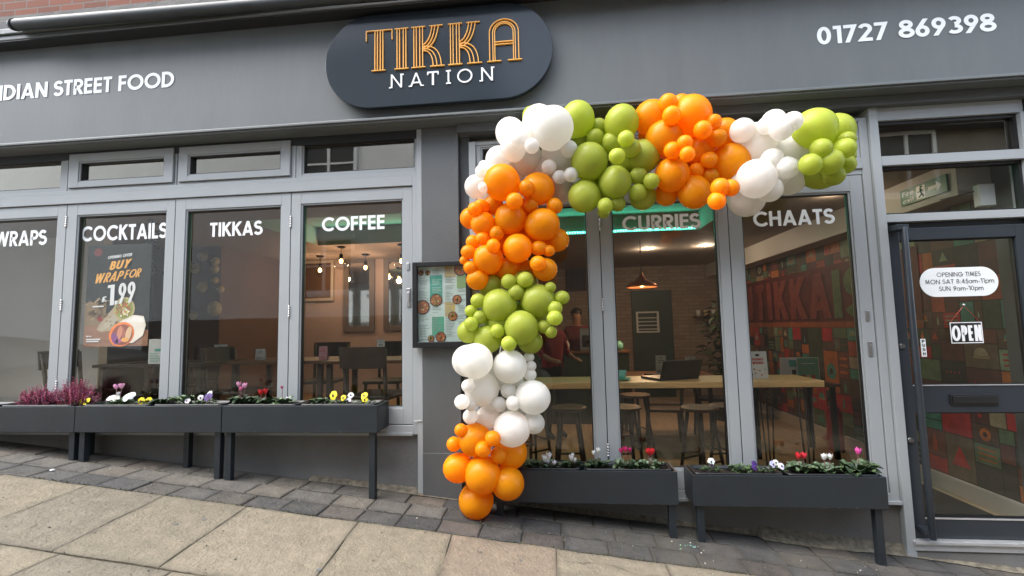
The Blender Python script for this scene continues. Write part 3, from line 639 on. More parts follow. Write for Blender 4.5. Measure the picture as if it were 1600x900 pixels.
for x0, x1 in ((.69, 1.02),): tl([(x0, .985), (x1, .985)]); tl([(x0, .012), (x1, .012)])
for x in (.75, .81, .90, .96): tl([(x, .02), (x, .975)])
for kx in (1.09, 1.95):
    tl([(kx, .985), (kx+.33, .985)]); tl([(kx, .012), (kx+.33, .012)])
    for x in (.06, .12, .20, .265): tl([(kx+x, .02), (kx+x, .975)])
    tl([(kx+.43, .985), (kx+.74, .985)]); tl(bez((kx+.265, .46), (kx+.50, .52), (kx+.56, .98))); tl(bez((kx+.265, .54), (kx+.44, .60), (kx+.49, .98))); tl(bez((kx+.30,.42),(kx+.58,.50),(kx+.64,.98)))
    tl([(kx+.44, .012), (kx+.78, .012)]); tl(bez((kx+.27, .50), (kx+.68, .54), (kx+.70, .02))); tl(bez((kx+.27, .44), (kx+.58, .46), (kx+.60, .02))); tl(bez((kx+.27, .40), (kx+.50, .40), (kx+.51, .02)))
ax = 2.86
for r0 in (0.0, .075, .12): tl([(ax+.05+r0, .02)]+[(p[0], p[1]) for p in arc(ax+.38, .68, .33-r0, .31-r0*.8, 180, 0, 20)]+[(ax+.71-r0, .02)])
tl([(ax+.17, .40), (ax+.59, .40)]); tl([(ax+.17, .46), (ax+.59, .46)])
for x0, x1 in ((-.01, .31), (.46, .78)): tl([(ax+x0, .012), (ax+x1, .012)])
mb.build('gold_lettering', None, sg)
mb = MB().use('white_letter'); wn = [('N', -1.195), ('A', -1.047), ('T', -.918), ('I', -.775), ('O', -.692), ('N', -.515)]
for ch, x in wn:
    wd2 = {'N': .085, 'A': .09, 'T': .085, 'I': .03, 'O': .11, 'N2': .08}.get(ch)
    k0 = 0.105
    if ch == 'I': mb.box(x+.010, x+.022, -0.2225, -0.2155, 3.235, 3.340); mb.box(x-.002, x+.034, -0.2229, -0.2155, 3.235, 3.245); mb.box(x-.002, x+.034, -0.2229, -0.2155, 3.330, 3.340)
    else: lettering(mb, ch, (x, -0.2155, 3.235), (1,0,0), (0,0,1), wd2, k0, w=0.10, depth=0.007)
    if ch == 'N': mb.box(x-.014, x+.006, -0.2221, -0.2155, 3.235, 3.244); mb.box(x+.072, x+.097, -0.2221, -0.2155, 3.332, 3.341)
    if ch == 'A': mb.box(x-.012, x+.012, -0.2221, -0.2155, 3.235, 3.243); mb.box(x+.078, x+.102, -0.2221, -0.2155, 3.235, 3.243)
    if ch == 'T': mb.box(x-.001, x+.008, -0.2227, -0.2155, 3.315, 3.332); mb.box(x+.077, x+.086, -0.2227, -0.2155, 3.315, 3.332)
mb.build('white_lettering', None, sg)

# menu case on the pilaster
mc = empty('menu_case', 'black framed menu case on the grey pillar beside the balloons', 'menu board')
x0, x1, z0, z1 = -1.078, -0.640, 1.312, 1.945
mb = MB().use('black_frame'); frame_bars(mb, x0, x1, z0, z1, x0+.036, x1-.036, z0+.042, z1-.034, -0.10, -0.042); mb.build('case_frame', None, mc, 0.003)
MB().box(x0+.03, x1-.03, -0.062, -0.045, z0+.03, z1-.03).build('menu_sheet', 'paper', mc)
MB().box(x0+.036, x1-.036, -0.088, -0.084, z0+.042, z1-.034).build('glass', 'clear_glass', mc)
mb = MB().use('tint_flat'); sxa, sza, sw, sh = x0+.036, z0+.042, (x1-x0)-.072, (z1-z0)-.076
def patch(u0, u1, v0, v1, c, lv=1): mb.col(c); y = -0.0625-0.0006*lv; mb.face([(sxa+u0*sw, y, sza+v0*sh), (sxa+u1*sw, y, sza+v0*sh), (sxa+u1*sw, y, sza+v1*sh), (sxa+u0*sw, y, sza+v1*sh)])
patch(0, 1, 0, 1, (.62, .74, .72)); patch(.24, .50, .52, .88, (.10, .40, .32), 2); patch(.28, .53, .06, .33, (.12, .42, .28), 2); patch(.55, .78, .85, 1, (.62, .50, .26), 2); patch(.80, 1, .70, .90, (.30, .50, .16), 2); patch(.55, .76, .33, .52, (.66, .48, .16), 2); patch(0, .56, .505, .512, (.5, .2, .2), 3)
for c0 in (.02, .29, .56, .82):
    for k in range(46):
        if random.random() < .16: continue
        v = 1-.03-k*.0208; patch(c0, c0+random.uniform(.10, .20), v-.007, v, (.30, .36, .36) if not (.24 < c0 < .55 and (.52 < v < .88)) else (.5, .68, .6), 3)
def dish(u, v, r, cs):
    for k, (rr, c) in enumerate(cs):
        mb.col(c); mb.face([(sxa+u*sw+rr*r*math.cos(t*math.pi/8), -0.0655-.0006*k, sza+v*sh+rr*r*math.sin(t*math.pi/8)) for t in range(16)])
    for k in range(14):
        t, q = random.uniform(0, 6.28), random.uniform(0, .75)*r; c = random.choice([(.45, .08, .03), (.6, .3, .08), (.15, .3, .05), (.7, .5, .25)]); mb.col(c)
        mb.face([(sxa+u*sw+q*math.cos(t)+.007*math.cos(a_*1.57), -0.068, sza+v*sh+q*math.sin(t)+.007*math.sin(a_*1.57)) for a_ in range(4)])
for u, v, r in ((.37, .55, .048), (.09, .46, .055), (.80, .55, .036), (.71, .33, .036), (.88, .95, .05), (.46, .06, .04), (.26, .04, .026), (.06, .92, .02), (.20, .92, .02)): dish(u, v, r, [(1, (.10, .06, .05)), (.82, (.42, .14, .06))])
mb.build('menu_print', None, mc)

# wrap poster inside the glass
po = empty('wrap_poster', 'dark poster of two wraps with orange and white price lettering behind the glass', 'poster')
px0, px1, pz0, pz1 = -3.915, -3.335, 1.362, 2.205
MB().box(px0, px1, 0.044, 0.048, pz0, pz1).build('poster_sheet', 'print_black', po)
mb = MB().use('tint_flat'); W_, H_ = px1-px0, pz1-pz0
def pq(pts, c, lv=1, y=0.0425):
    mb.col(c); mb.face([(px0+u*W_, y-0.0006*lv, pz0+v*H_) for u, v in pts])
pq([(0,0),(1,0),(1,1),(0,1)], (.045, .05, .052), 0)
pq([(0,0),(1,0),(1,.15),(.62,.20),(0,.24)], (.62, .32, .20), 1); pq([(0,.2),(.30,.2),(.34,.40),(.05,.44),(0,.42)], (.52, .36, .22), 2)
for k in range(40): 
    u, v = random.uniform(0, .96), random.uniform(.01, .14); pq([(u, v), (u+random.uniform(.05, .2) if u < .8 else 1, v+.004), (u+.04, v+.009)], random.choice([(.72, .42, .28), (.50, .24, .14), (.64, .34, .22)]), 2)
for k in range(16):
    u, v, t = random.uniform(.03, .26), random.uniform(.24, .40), random.uniform(0, 3.1); pq([(u, v), (u+.10*math.cos(t), v+.06*math.sin(t)), (u+.10*math.cos(t)+.02, v+.06*math.sin(t)-.012), (u+.02, v-.012)], random.choice([(.5, .36, .2), (.42, .28, .14), (.3, .19, .1)]), 3)
ell = lambda u, v, a, b, t, n=20: [(u+a*math.cos(k*6.2832/n)*math.cos(t)-b*math.sin(k*6.2832/n)*math.sin(t), v+(a*math.cos(k*6.2832/n)*math.sin(t)+b*math.sin(k*6.2832/n)*math.cos(t))*W_/H_) for k in range(n)]
pq(ell(.25, .27, .05, .035, 0), (.6, .06, .04), 4)
for k in range(34):   # shredded fries in a bowl behind
    u, v, t = random.uniform(.02, .30), random.uniform(.26, .44), random.uniform(0, 3.1); pq([(u, v), (u+.11*math.cos(t), v+.06*math.sin(t)), (u+.11*math.cos(t)+.02, v+.06*math.sin(t)-.012), (u+.02, v-.012)], random.choice([(.78, .56, .30), (.62, .42, .2), (.42, .27, .14)]), 3)
pq([(.20,.165),(.24,.215),(.46,.385),(.58,.44),(.70,.40),(.70,.27),(.46,.155),(.26,.14)], (.92, .74, .52), 4); pq([(.24,.17),(.44,.30),(.62,.36),(.64,.30),(.44,.20),(.28,.15)], (1.0, .88, .70), 5)
for k in range(12): u, v = random.uniform(.28, .52), random.uniform(.20, .32); pq(ell(u, v, .022, .010, .6, 8), (.62, .42, .22), 5.5)
pq(ell(.62, .36, .165, .17, 0), (.95, .80, .42), 6); pq(ell(.62, .36, .135, .14, 0), (.52, .60, .14), 7); pq(ell(.62, .36, .10, .11, .5), (.62, .30, .10), 7.4)
for k in range(46):
    t, q = random.uniform(0, 6.28), random.uniform(0, .13); pq(ell(.62+q*math.cos(t), .36+q*math.sin(t)*.68, .020, .012, t, 8), random.choice([(.90, .80, .25), (.80, .22, .07), (.35, .50, .10), (.95, .9, .7), (.5, .12, .04)]), 8+.1*(k % 9))
pq([(.42,.15),(.60,.25),(.78,.30),(.93,.285),(.97,.20),(.93,.10),(.78,.03),(.52,.03)], (.96, .88, .76), 9); pq([(.62,.235),(.80,.285),(.92,.27),(.94,.22),(.78,.235)], (1.0, .97, .9), 9.5)
pq(ell(.60, .115, .20, .17, .3), (1.0, .26, .04), 10); pq(ell(.61, .11, .165, .145, .3), (.32, .08, .05), 11)
for (u, v, a, b, t, c) in ((.50, .075, .05, .09, .4, (.25, .07, .24)), (.57, .13, .04, .10, -.2, (.70, .28, .16)), (.64, .11, .035, .11, .2, (.48, .16, .10)), (.71, .12, .045, .10, -.2, (.85, .55, .32)), (.66, .06, .06, .03, 0, (.95, .45, .1)), (.56, .05, .05, .03, .2, (.45, .10, .30)), (.74, .17, .03, .04, 0, (.9, .3, .08))): pq(ell(u, v, a, b, t), c, 12+a)
pq(ell(.16, .93, .065, .06, 0), (.30, .06, .07), 2)
mb.build('food_picture', None, po)
def pw(word, u0, u1, v, h, m, yy=0.034, **k):
    lettering(MBx.use(m), word, (px0+u0*W_, yy, pz0+v*H_), (1, 0, .09), (0, 0, 1), (u1-u0)*W_, h*H_, **k)
MBx = MB()
pw('OPENING OFFER', .33, .71, .855, .030, 'white_letter', w=.18, xs=.8, slant=.15)
pw('BUY', .36, .66, .745, .085, 'gold_edge', w=.20, xs=.8, slant=.28, jit=.05)
pw('WRAP', .13, .55, .615, .095, 'gold_edge', w=.18, xs=.62, slant=.30, jit=.05); pw('FOR', .60, .84, .655, .085, 'gold_edge', w=.18, xs=.62, slant=.28, jit=.05)
pw('\u00a3', .27, .345, .435, .05, 'white_letter', w=.2); pw('1', .355, .455, .395, .205, 'white_letter', w=.17, xs=.6); pw('.', .478, .512, .405, .23, 'white_letter', w=.16, xs=.6); pw('99', .535, .78, .41, .205, 'white_letter', w=.15, xs=.46)
MBx.build('price_lettering', None, po)
mb = MB().use('white_letter')
for u0, u1, v in ((.05, .09, .095), (.10, .13, .095), (.05, .27, .065), (.05, .25, .045), (.12, .30, .385)): mb.face([(px0+u0*W_, .0360, pz0+v*H_), (px0+u1*W_, .0360, pz0+v*H_), (px0+u1*W_, .0360, pz0+(v+.012)*H_), (px0+u0*W_, .0360, pz0+(v+.012)*H_)])
mb.build('small_print', None, po)
# pale notice taped under it
nb = empty('paper_notice', 'small pale notice with teal print taped low on the cocktails window', 'notice')
MB().box(-3.325, -3.175, 0.044, 0.046, 1.215, 1.415).build('sheet', 'paper', nb)
mb = MB().use('print_teal'); mb.box(-3.27, -3.19, 0.0425, 0.0438, 1.315, 1.335)
for k in range(6): mb.box(-3.31, -3.31+random.uniform(.05, .11), 0.0425, 0.0438, 1.23+k*.013, 1.234+k*.013)
mb.build('print', None, nb)

# ================================================================== BALLOON GARLAND
# (x, y, r) as seen, layer 0 = in front ... 3 = at the back; real size and depth follow from the pile
CL = [
 ('orange', 'orange cluster hanging at the foot of the garland', [(742,687,25,1),(720,672,9.5,1),(709,694,11,0),(755,702,12.5,0),(770,685,12,0),(779,711.7,12.5,0),(798,707,25,2),(716,731,22,1),(754,742,27,0),(793,754.5,24,1),(744,781.7,26,2)]),
 ('white', 'white cluster in the lower leg of the garland', [(742.7,564,27.5,0),(732,563.5,25.5,1),(796.7,572.7,27,0),(826.7,558,8,1),(830,572,8,1),(827.7,585,10.5,1),(752.7,608,26.5,1),(732,603,11,1),(794,610.7,12,0),(833,620.7,27,0),(780,631.7,11.5,0),(802,630,11.5,0),(721.7,628,11.5,0),(735,632,10,1),(735,650.7,11.5,0),(763,651.7,19,2),(834,661,17,1),(800,670,28,0),(806,598,13,3),(774,590,20,3),(780,650,18,3),(808,645,18,3)]),
 ('green', 'green cluster in the leg above the lower white one', [(765.6,446,19,2),(819,443,22,2),(795,440,12.5,0),(820.6,437,13,0),(806.5,456.7,13,0),(780,478,28,1),(841,470,27,1),(860,449,9,1),(878,465,11.3,0),(867,482,12,1),(867,497,12,0),(747,470,12,0),(736,486,10,0),(750,496,12,0),(736,506,11.5,0),(814.5,512,27.5,0),(777,517,11,0),(850,510.5,10.5,0),(861,519,9.5,0),(732,518.5,18,1),(762,529.6,23,1),(795,537,12.5,0),(829,534,19,1),(800,490,22,3),(780,505,22,3),(840,495,22,3)]),
 ('orange', 'orange cluster at the top of the leg', [(784.3,285,29,0),(840.7,295,26,1),(821.7,294,13,0),(804,314,13.5,0),(828.7,320,12,0),(770.7,321,16,2),(866.7,321.7,12.5,0),(798,341.7,25,1),(847.7,351,26,0),(742,327,11.5,1),(736,341,17,2),(752,323,12,1),(755,350,20,1),(870,375,19,2),(776,365,12,0),(754,372.7,11,0),(770.7,384,11.5,0),(739,378,11,1),(809,388,24,0),(842,387.7,12.5,0),(857.7,391.7,9.5,0),(732,394,12,0),(725,407,7,0),(762.7,405,25,1),(735,418,11,0),(840.7,411.7,12.5,0),(852,421,19,1),(795,420,20,2),(746,437,17,2),(820,375,22,3),(785,375,24,3),(815,425,22,3),(770,420,22,3),(820,330,22,3)]),
 ('white', 'white cluster at the corner of the garland', [(863.3,200,31,0),(842,191,25,1),(798,208,23,1),(811.7,218,13,0),(831,228,11.5,0),(824,207,12,1),(780,250,21,2),(822.7,248,25,2),(873,242,27,2),(889,233,13,1),(753,268,10.5,0),(745,292,19,2),(757,260,9,1),(857.7,261,11.5,0),(874,276.7,11,0),(892,273,11,0),(877,297,20,3),(755,293,8,0),(802,232,20,2),(770,272,14,2),(850,262,24,3),(800,262,22,3)]),
 ('green', 'green cluster right of the white corner', [(831,182,15,2),(902.7,186,26,1),(935,200,14,2),(971,192,25,0),(930,215,13,1),(907,221,13,2),(955.7,223,16,1),(978,217,12.5,0),(986,231.7,14,0),(1003,245,26,1),(964,244,12.5,0),(920.7,252.7,29,0),(961,285,25,0),(998,275,13.5,0),(1018,283,12,0),(996.7,300.7,13,0),(913,306.7,25,1),(1004,307,20,2),(945.7,321.7,12,0),(943,331,10,1),(965,318,12,1),(940,290,22,3),(990,262,22,3),(940,225,20,3),(975,250,20,3)]),
 ('orange', 'orange cluster in the middle of the top span', [(1018,184,25,1),(1043.7,162,13.5,0),(1064,163,14,1),(1079.5,181,29,0),(1049.5,180,13,0),(1037,217,27,0),(1115,191,11,0),(1098,203,13,0),(1132,208,20,1),(1120.6,215,13,0),(1051,235,12.5,0),(1070,223,11,0),(1074,241,11,0),(1093.5,235,21,1),(1141,255,27,1),(1108,250,12,0),(1088,267,11.5,0),(1110,275,12,0),(1050,273,26,0),(1084.6,300,24,1),(1125.5,293,13,0),(1142,293.5,12,1),(1120,314,12.5,0),(1041,304,17,2),(1108,262,22,3),(1060,245,22,3),(1100,290,22,3),(1070,205,20,3),(1010,212,12,2)]),
 ('white', 'white cluster near the right end of the garland', [(1160,204,17,1),(1180,224.5,28,1),(1208.5,190,15,0),(1238,190,13,0),(1197,197,12,1),(1221,201.5,15,0),(1243,231,27,0),(1206.5,250,15,0),(1229,262.5,15,0),(1181.7,279.5,26,1),(1166,309,26,2),(1202,296,17,2),(1232,280,21,2),(1157,285,14,2),(1213,222,18,2),(1170,250,20,3),(1210,272,20,2)]),
 ('green', 'green cluster closing the right end of the garland', [(1272.5,202,26,0),(1305,205,22,1),(1283,232,13,0),(1300,240,12,1),(1324,218,10,1),(1320,232,13,0),(1325,243,9,1),(1296.7,252.7,16,0),(1266,257,14,0),(1321,257,12,0),(1282,265,25,1),(1303,274,13,1),(1290,235,20,3),(1262,235,18,2)]),
]
garland = empty('balloon_garland', 'long garland of orange, lime green and white balloons bending over the shop window', 'balloon garland')
def balloon_proto(seg, rng):
    prof = []
    for j in range(rng+1):
        t = math.pi*j/rng; r = math.sin(t); z = math.cos(t)
        if z < 0: z *= 1.13; r *= 1-0.10*(z*z)/1.28       # slightly pear shaped towards the neck
        prof.append((r, z))
    mb = MB(); rings = [[mb.bm.verts.new((r*math.cos(k*2*math.pi/seg), r*math.sin(k*2*math.pi/seg), z)) for k in range(seg)] for r, z in prof[1:-1]]
    tp = mb.bm.verts.new((0,0,1)); rings.append([mb.bm.verts.new((.07*math.cos(k*2*math.pi/seg), .07*math.sin(k*2*math.pi/seg), -1.14)) for k in range(seg)]); rings.append([mb.bm.verts.new((.045*math.cos(k*2*math.pi/seg), .045*math.sin(k*2*math.pi/seg), -1.18)) for k in range(seg)]); rings.append([mb.bm.verts.new((.10*math.cos(k*2*math.pi/seg), .10*math.sin(k*2*math.pi/seg), -1.24)) for k in range(seg)])
    for a, b in zip(rings, rings[1:]):
        for k in range(seg): mb.fin(mb.bm.faces.new([a[k], b[k], b[(k+1)%seg], a[(k+1)%seg]]), True)
    for k in range(seg): mb.fin(mb.bm.faces.new([tp, rings[0][k], rings[0][(k+1)%seg]]), True)
    mb.fin(mb.bm.faces.new(rings[-1][::-1])); bmesh.ops.recalc_face_normals(mb.bm, faces=mb.bm.faces)
    return mb
bmeshes = {}
for c in ('orange', 'green', 'white'):
    mb = balloon_proto(32, 20); me = bpy.data.meshes.new('balloon'); mb.bm.to_mesh(me); mb.bm.free(); me.materials.append(M['latex_'+c]); bmeshes[c] = me
axis = [Vector(p) for p in ((-.62,-.16,.25), (-.52,-.16,.75), (-.42,-.18,1.3), (-.40,-.18,1.9), (-.42,-.17,2.25), (-.10,-.18,2.62), (.45,-.18,2.62), (1.1,-.18,2.66), (1.65,-.18,2.66), (2.05,-.17,2.68))]
def near_axis(p):
    best = None
    for a, b in zip(axis, axis[1:]):
        t = max(0, min(1, (p-a).dot(b-a)/(b-a).length_squared)); q = a+(b-a)*t
        if best is None or (p-q).length < (p-best).length: best = q
    return best
placed = []
allb = [(ci, i, b) for ci, (c, lab, bl) in enumerate(CL) for i, b in enumerate(bl)]
base = {3: -0.20, 2: -0.26, 1: -0.33, 0: -0.36}
for ci, i, (x, y, r, ly) in sorted(allb, key=lambda t: (-t[2][3], -t[2][2])):
    Y = base[ly]; small = r < 17
    for _ in range(3):
        p = at(x, y, Y); dist = (p-cam.location).length; R = r/F*dist*(1-0.02)
        need = Y
        for (q, Rq, lq, rq) in placed:
            dxz = math.hypot(p.x-q.x, p.z-q.z); k = 0.86 if ly == lq else (0.80 if small else 0.62)
            if lq == 3: k = 0.55
            if ly == lq and not (small and rq >= 17) : k = 0.72
            s = (R+Rq)*k
            if dxz < s: need = min(need, q.y-math.sqrt(s*s-dxz*dxz))
        Y = max(need, -0.62 if small else -0.50)
    placed.append((at(x, y, Y), r/F*(at(x, y, Y)-cam.location).length*0.985, ly, r)); placed_key = (ci, i)
    CL[ci][2][i] = (x, y, r, ly, placed[-1][0], placed[-1][1])
for c, lab, bl in CL:
    cl = bpy.data.objects.new('balloon_cluster', None); C.objects.link(cl); cl.parent = garland; cl['label'] = lab; cl.empty_display_size = .1
    for (x, y, r, ly, p, R) in bl:
        o = bpy.data.objects.new('balloon', bmeshes[c]); C.objects.link(o); o.parent = cl; o.location = p
        q = near_axis(p); dv = (p-q)+Vector((random.uniform(-.05,.05), -0.03, random.uniform(-.05,.05)))
        dv.y = min(dv.y, -.04)
        if dv.length < .03: dv = Vector((0, -1, .3))
        o.rotation_mode = 'QUATERNION'; o.rotation_quaternion = dv.to_track_quat('Z', 'Y')
        s = R*random.uniform(.97, 1.0); o.scale = (s*random.uniform(.97, 1.03), s*random.uniform(.97, 1.03), s*random.uniform(1.0, 1.09))
mb = MB().use('white_plastic').tube([a_+Vector((0, .03, 0)) for a_ in axis], 0.006, 6); mb.build('garland_strip', None, garland)

# ================================================================== PLANTERS
def planter(label, x0, x1, zt, zb, legs, troughs, backlegs=(), yf=-0.235, yb=-0.012):
    e = empty('planter_box', label, 'planter', 'dark planter boxes on legs below the windows', loc=((x0+x1)/2, (yf+yb)/2, ground((x0+x1)/2)))
    mb = MB().use('planter_paint'); mb.box(x0, x1, yf, yf+.018, zb, zt); mb.box(x0, x0+.016, yf+.018, yb, zb, zt); mb.box(x1-.016, x1, yf+.018, yb, zb, zt); mb.box(x0+.016, x1-.016, yb-.016, yb, zb, zt); mb.box(x0+.016, x1-.016, yf+.018, yb-.016, zb, zb+.018)
    b = mb.build('box_panels', None, e, 0.0025)
    mb = MB().use('lead')
    for k in range(5):
        xs_ = random.uniform(x0+.05, x1-.05); zs_ = random.choice((zb, zb, zt-.004))+random.uniform(0, .004); mb.box(xs_, xs_+random.uniform(.004, .016), yf-.0006, yf+.001, zs_, zs_+random.uniform(.002, .006))
    mb.build('paint_chips', None, b)
    for lx in legs: MB().box(lx-.022, lx+.022, yf+.024, yf+.068, ground(lx)-.02, zb).build('leg', 'planter_paint', e, 0.002)
    for lx in backlegs: MB().box(lx-.022, lx+.022, yb-.066, yb-.022, ground(lx)-.02, zb).build('leg', 'planter_paint', e, 0.002)
    for (a, c) in troughs:
        mb = MB().use('trough_black'); z1, z0 = zt+.008, zt-.10; i_ = 0.012
        frame = [(a, yf+.022), (c, yf+.022), (c, yb-.02), (a, yb-.02)]
        def rr(ins, z, n=5, rad=.03):
            pts = []; X0, X1, Y0, Y1 = a+ins, c-ins, yf+.022+ins, yb-.02-ins
            for (cx_, cy_, a0) in ((X1-rad, Y1-rad, 0), (X0+rad, Y1-rad, 90), (X0+rad, Y0+rad, 180), (X1-rad, Y0+rad, 270)):
                for k in range(n+1): t = R_(a0+90*k/n); pts.append(mb.bm.verts.new((cx_+rad*math.cos(t), cy_+rad*math.sin(t), z)))
            return pts
        loops = [rr(0.010, z0), rr(0, z1-.012), rr(-0.004, z1-.012), rr(-0.004, z1), rr(0.012, z1), rr(0.016, z1-.03), rr(.02, z0+.01)]
        for l0, l1 in zip(loops, loops[1:]):
            for k in range(len(l0)): mb.fin(mb.bm.faces.new([l0[k], l0[(k+1)%len(l0)], l1[(k+1)%len(l1)], l1[k]]), True)
        t_ = mb.build('trough', None, e)
        mb = MB().use('soil'); nx, ny = 26, 6; X0, X1, Y0, Y1 = a+.018, c-.018, yf+.04, yb-.038
        g = [[mb.bm.verts.new((X0+(X1-X0)*i/nx, Y0+(Y1-Y0)*j/ny, zt-.022+random.uniform(-.008, .012))) for j in range(ny+1)] for i in range(nx+1)]
        for i in range(nx):
            for j in range(ny): mb.fin(mb.bm.faces.new([g[i][j], g[i+1][j], g[i+1][j+1], g[i][j+1]]), True)
        mb.build('soil', None, t_)
    return e
planter('dark planter at the far left, filled with magenta heather', -4.95, -3.640, 0.925, 0.735, (-4.90, -3.68), [(-4.93, -4.35), (-4.30, -3.70)], (-3.70,))
planter('dark planter second from the left, with white and yellow pansies under the cocktails window', -3.636, -2.458, 0.925, 0.735, (-3.595, -2.50), [(-3.60, -3.06), (-3.02, -2.48)], (-2.86,))
planter('dark planter under the COFFEE window, with pink cyclamen and yellow pansies', -2.452, -1.288, 0.923, 0.735, (-2.415, -1.335), [(-2.43, -1.90), (-1.87, -1.31)])
planter('dark planter partly behind the hanging orange balloons, with white cyclamen', -0.50, 0.728, 0.492, 0.283, (-0.44, 0.690), [(-0.48, 0.10), (0.14, 0.70)])
planter('dark planter at the right beside the door, with red, white and pink flowers', 0.822, 1.985, 0.472, 0.279, (0.868, 1.938), [(0.845, 1.39), (1.42, 1.96)])

# ---- plants
def leafblade(mb, c, ang, tilt, L, w, cols, curl=.35):
    c = Vector(c); dr = Vector((math.cos(ang)*math.cos(tilt), math.sin(ang)*math.cos(tilt), math.sin(tilt))); sd = Vector((-math.sin(ang), math.cos(ang), 0)); prev = None
    for k in range(5):
        t = k/4; ww = w*math.sin(math.pi*min(1, .18+t*.80))*.5; p = c+dr*L*t-Vector((0,0,1))*L*curl*t*t
        row = [p-sd*ww+Vector((0,0,ww*.5)), p, p+sd*ww+Vector((0,0,ww*.5))]
        if prev:
            for j in range(2): mb.col(cols[0] if k not in (2,3) or random.random() < .35 else cols[1]); mb.face([prev[j], prev[j+1], row[j+1], row[j]], True)
        prev = row
GR = (.045, .085, .028); GR2 = (.09, .14, .06); SIL = (.17, .23, .15); DKG = (.022, .045, .02)
def pansy_flower(mb, c, r, col, eye, face=(0, -1, .35), rot=0):
    f = Vector(face).normalized(); u = f.cross(Vector((0,0,1))).normalized(); v = u.cross(f); c = Vector(c)
    for k, (a, rr, of) in enumerate(((60, .62, .006), (120, .62, .005), (5, .60, .002), (175, .60, .001), (270, .72, -.002))):
        a = R_(a+rot); pc = c+(u*math.cos(a)+v*math.sin(a))*r*.48-f*of; mb.col(tuple(x*random.uniform(.85, 1.08) for x in col))
        ring = [pc+(u*math.cos(t*.6283)*1.0+v*math.sin(t*.6283))*r*rr*random.uniform(.9, 1.1)-f*random.uniform(0, .004) for t in range(10)]
        for t in range(10): mb.face([pc, ring[t], ring[(t+1)%10]], True)
    mb.col(eye); pc = c+f*.004; ring = [pc+(u*math.cos(t*.785)*.9+v*math.sin(t*.785)-v*.25)*r*.34 for t in range(8)]
    mb.face(ring)
def cyclamen_flower(mb, c, r, col):
    c = Vector(c)
    for k in range(5):
        a = k*1.257+random.uniform(-.2, .2); d = Vector((math.cos(a), math.sin(a), 0)); s = Vector((-math.sin(a), math.cos(a), 0)); prev = None
        for j in range(5):
            t = j/4; w = r*.55*math.sin(math.pi*(.12+.80*t)); p = c+d*r*(.25+.55*math.sin(t*1.6))+Vector((0, 0, r*1.9*t)); row = [p-s*w, p+d*w*.25, p+s*w]
            if prev:
                for q in range(2): mb.col(tuple(x*random.uniform(.85, 1.1) for x in col)); mb.face([prev[q], prev[q+1], row[q+1], row[q]], True)
            prev = row
def plant(kind, px, py, Y, size, fcols, label, cat=None, zt=None, eye=(.02, .01, .05), lv=None, spread=.062, name=None):
    """px,py: where the plant's leaves meet the soil line"""
    b = at(px, py, Y); z = zt-.012; b = Vector((b.x, Y, z)); size *= 1.3 if zt > .6 else 1.05
    e = empty(name or kind, label, cat or kind.replace('_', ' '), 'bedding plants in the planter boxes', loc=b)
    mb = MB().use('leaf'); st = MB().use('leaf'); fl = MB().use('petal')
    n = {'pansy': 38, 'cyclamen': 46, 'cabbage': 44, 'leafy_plant': 40}[kind]; cols = lv or {'pansy': (GR, GR2), 'cyclamen': (GR, SIL), 'cabbage': (GR2, SIL), 'leafy_plant': (DKG, GR)}[kind]
    for k in range(n):
        a = random.uniform(0, 6.283); q = random.uniform(0, 1)**.6*spread; L = size*random.uniform(.5, 1)*(.75 if kind == 'pansy' else .9)
        leafblade(mb, b+Vector((math.cos(a)*q, math.sin(a)*q*.7, random.uniform(.0, .028))), a+random.uniform(-.8, .8), random.uniform(.25, 1.0), L, L*(.55 if kind == 'pansy' else .9), cols)
    mb.build('leaves', None, e)
    for (dx, dz, r, c) in fcols:
        p = b+Vector((dx, random.uniform(-.03, .01), dz+.025)); st.col(GR2 if kind == 'pansy' else (.14, .05, .05)); st.tube([b+Vector((dx*.3, 0, 0)), b+Vector((dx*.8, p.y-b.y, dz*.6)), p+Vector((0, .006, 0))], .0022, 5)
        if kind == 'cyclamen': cyclamen_flower(fl, p, r*(1.1 if zt < .6 else .92), c)
        else: pansy_flower(fl, p, r, c, eye, rot=random.uniform(-15, 15), face=(random.uniform(-.4, .4), -1, random.uniform(.1, .6)))
    if fcols: st.build('stems', None, e); fl.build('flowers', None, e)
    else: st.bm.free(); fl.bm.free()
    for ch in e.children: ch.location -= b
    return e
WH = (.82, .82, .80); YE = (.85, .68, .02); PK = (.80, .22, .42); RD = (.62, .02, .03); MG = (.50, .02, .14); VI = (.06, .015, .16); LP = (.82, .42, .62)
ZL, ZR = .925, .475
plant('cyclamen', 188, 634, -.10, .05, [(-.02, .10, .022, LP), (.03, .105, .022, LP), (.00, .05, .016, WH)], 'pink cyclamen between the two heathers', zt=ZL)
plant('pansy', 130, 634, -.15, .04, [(-.04, .005, .028, YE), (.03, .015, .026, YE)], 'yellow pansy at the edge of the heather planter', zt=ZL)
plant('pansy', 178, 633, -.12, .045, [(-.03, .02, .036, WH), (.0, .01, .03, WH), (.02, .03, .03, WH)], 'white pansy with the yellow pansy on its left', zt=ZL, eye=(.6, .6, .5), spread=.04)
plant('pansy', 197, 632, -.12, .045, [(-.01, .035, .034, WH), (.03, .045, .032, WH), (.06, .055, .026, WH)], 'tall white pansy in the second planter', zt=ZL, eye=(.6, .6, .5), spread=.04)
plant('pansy', 226, 633, -.13, .045, [(-.02, .012, .026, YE), (.03, .012, .024, YE)], 'low yellow pansy right of the white pansies', zt=ZL)
plant('leafy_plant', 250, 634, -.12, .05, [], 'low dark leafy plant right of the low yellow pansy', cat='plant', zt=ZL, spread=.06)
plant('cabbage', 283, 630, -.11, .055, [], 'pale green ornamental cabbage in the second planter', cat='plant', zt=ZL+.02, name='ornamental_cabbage')
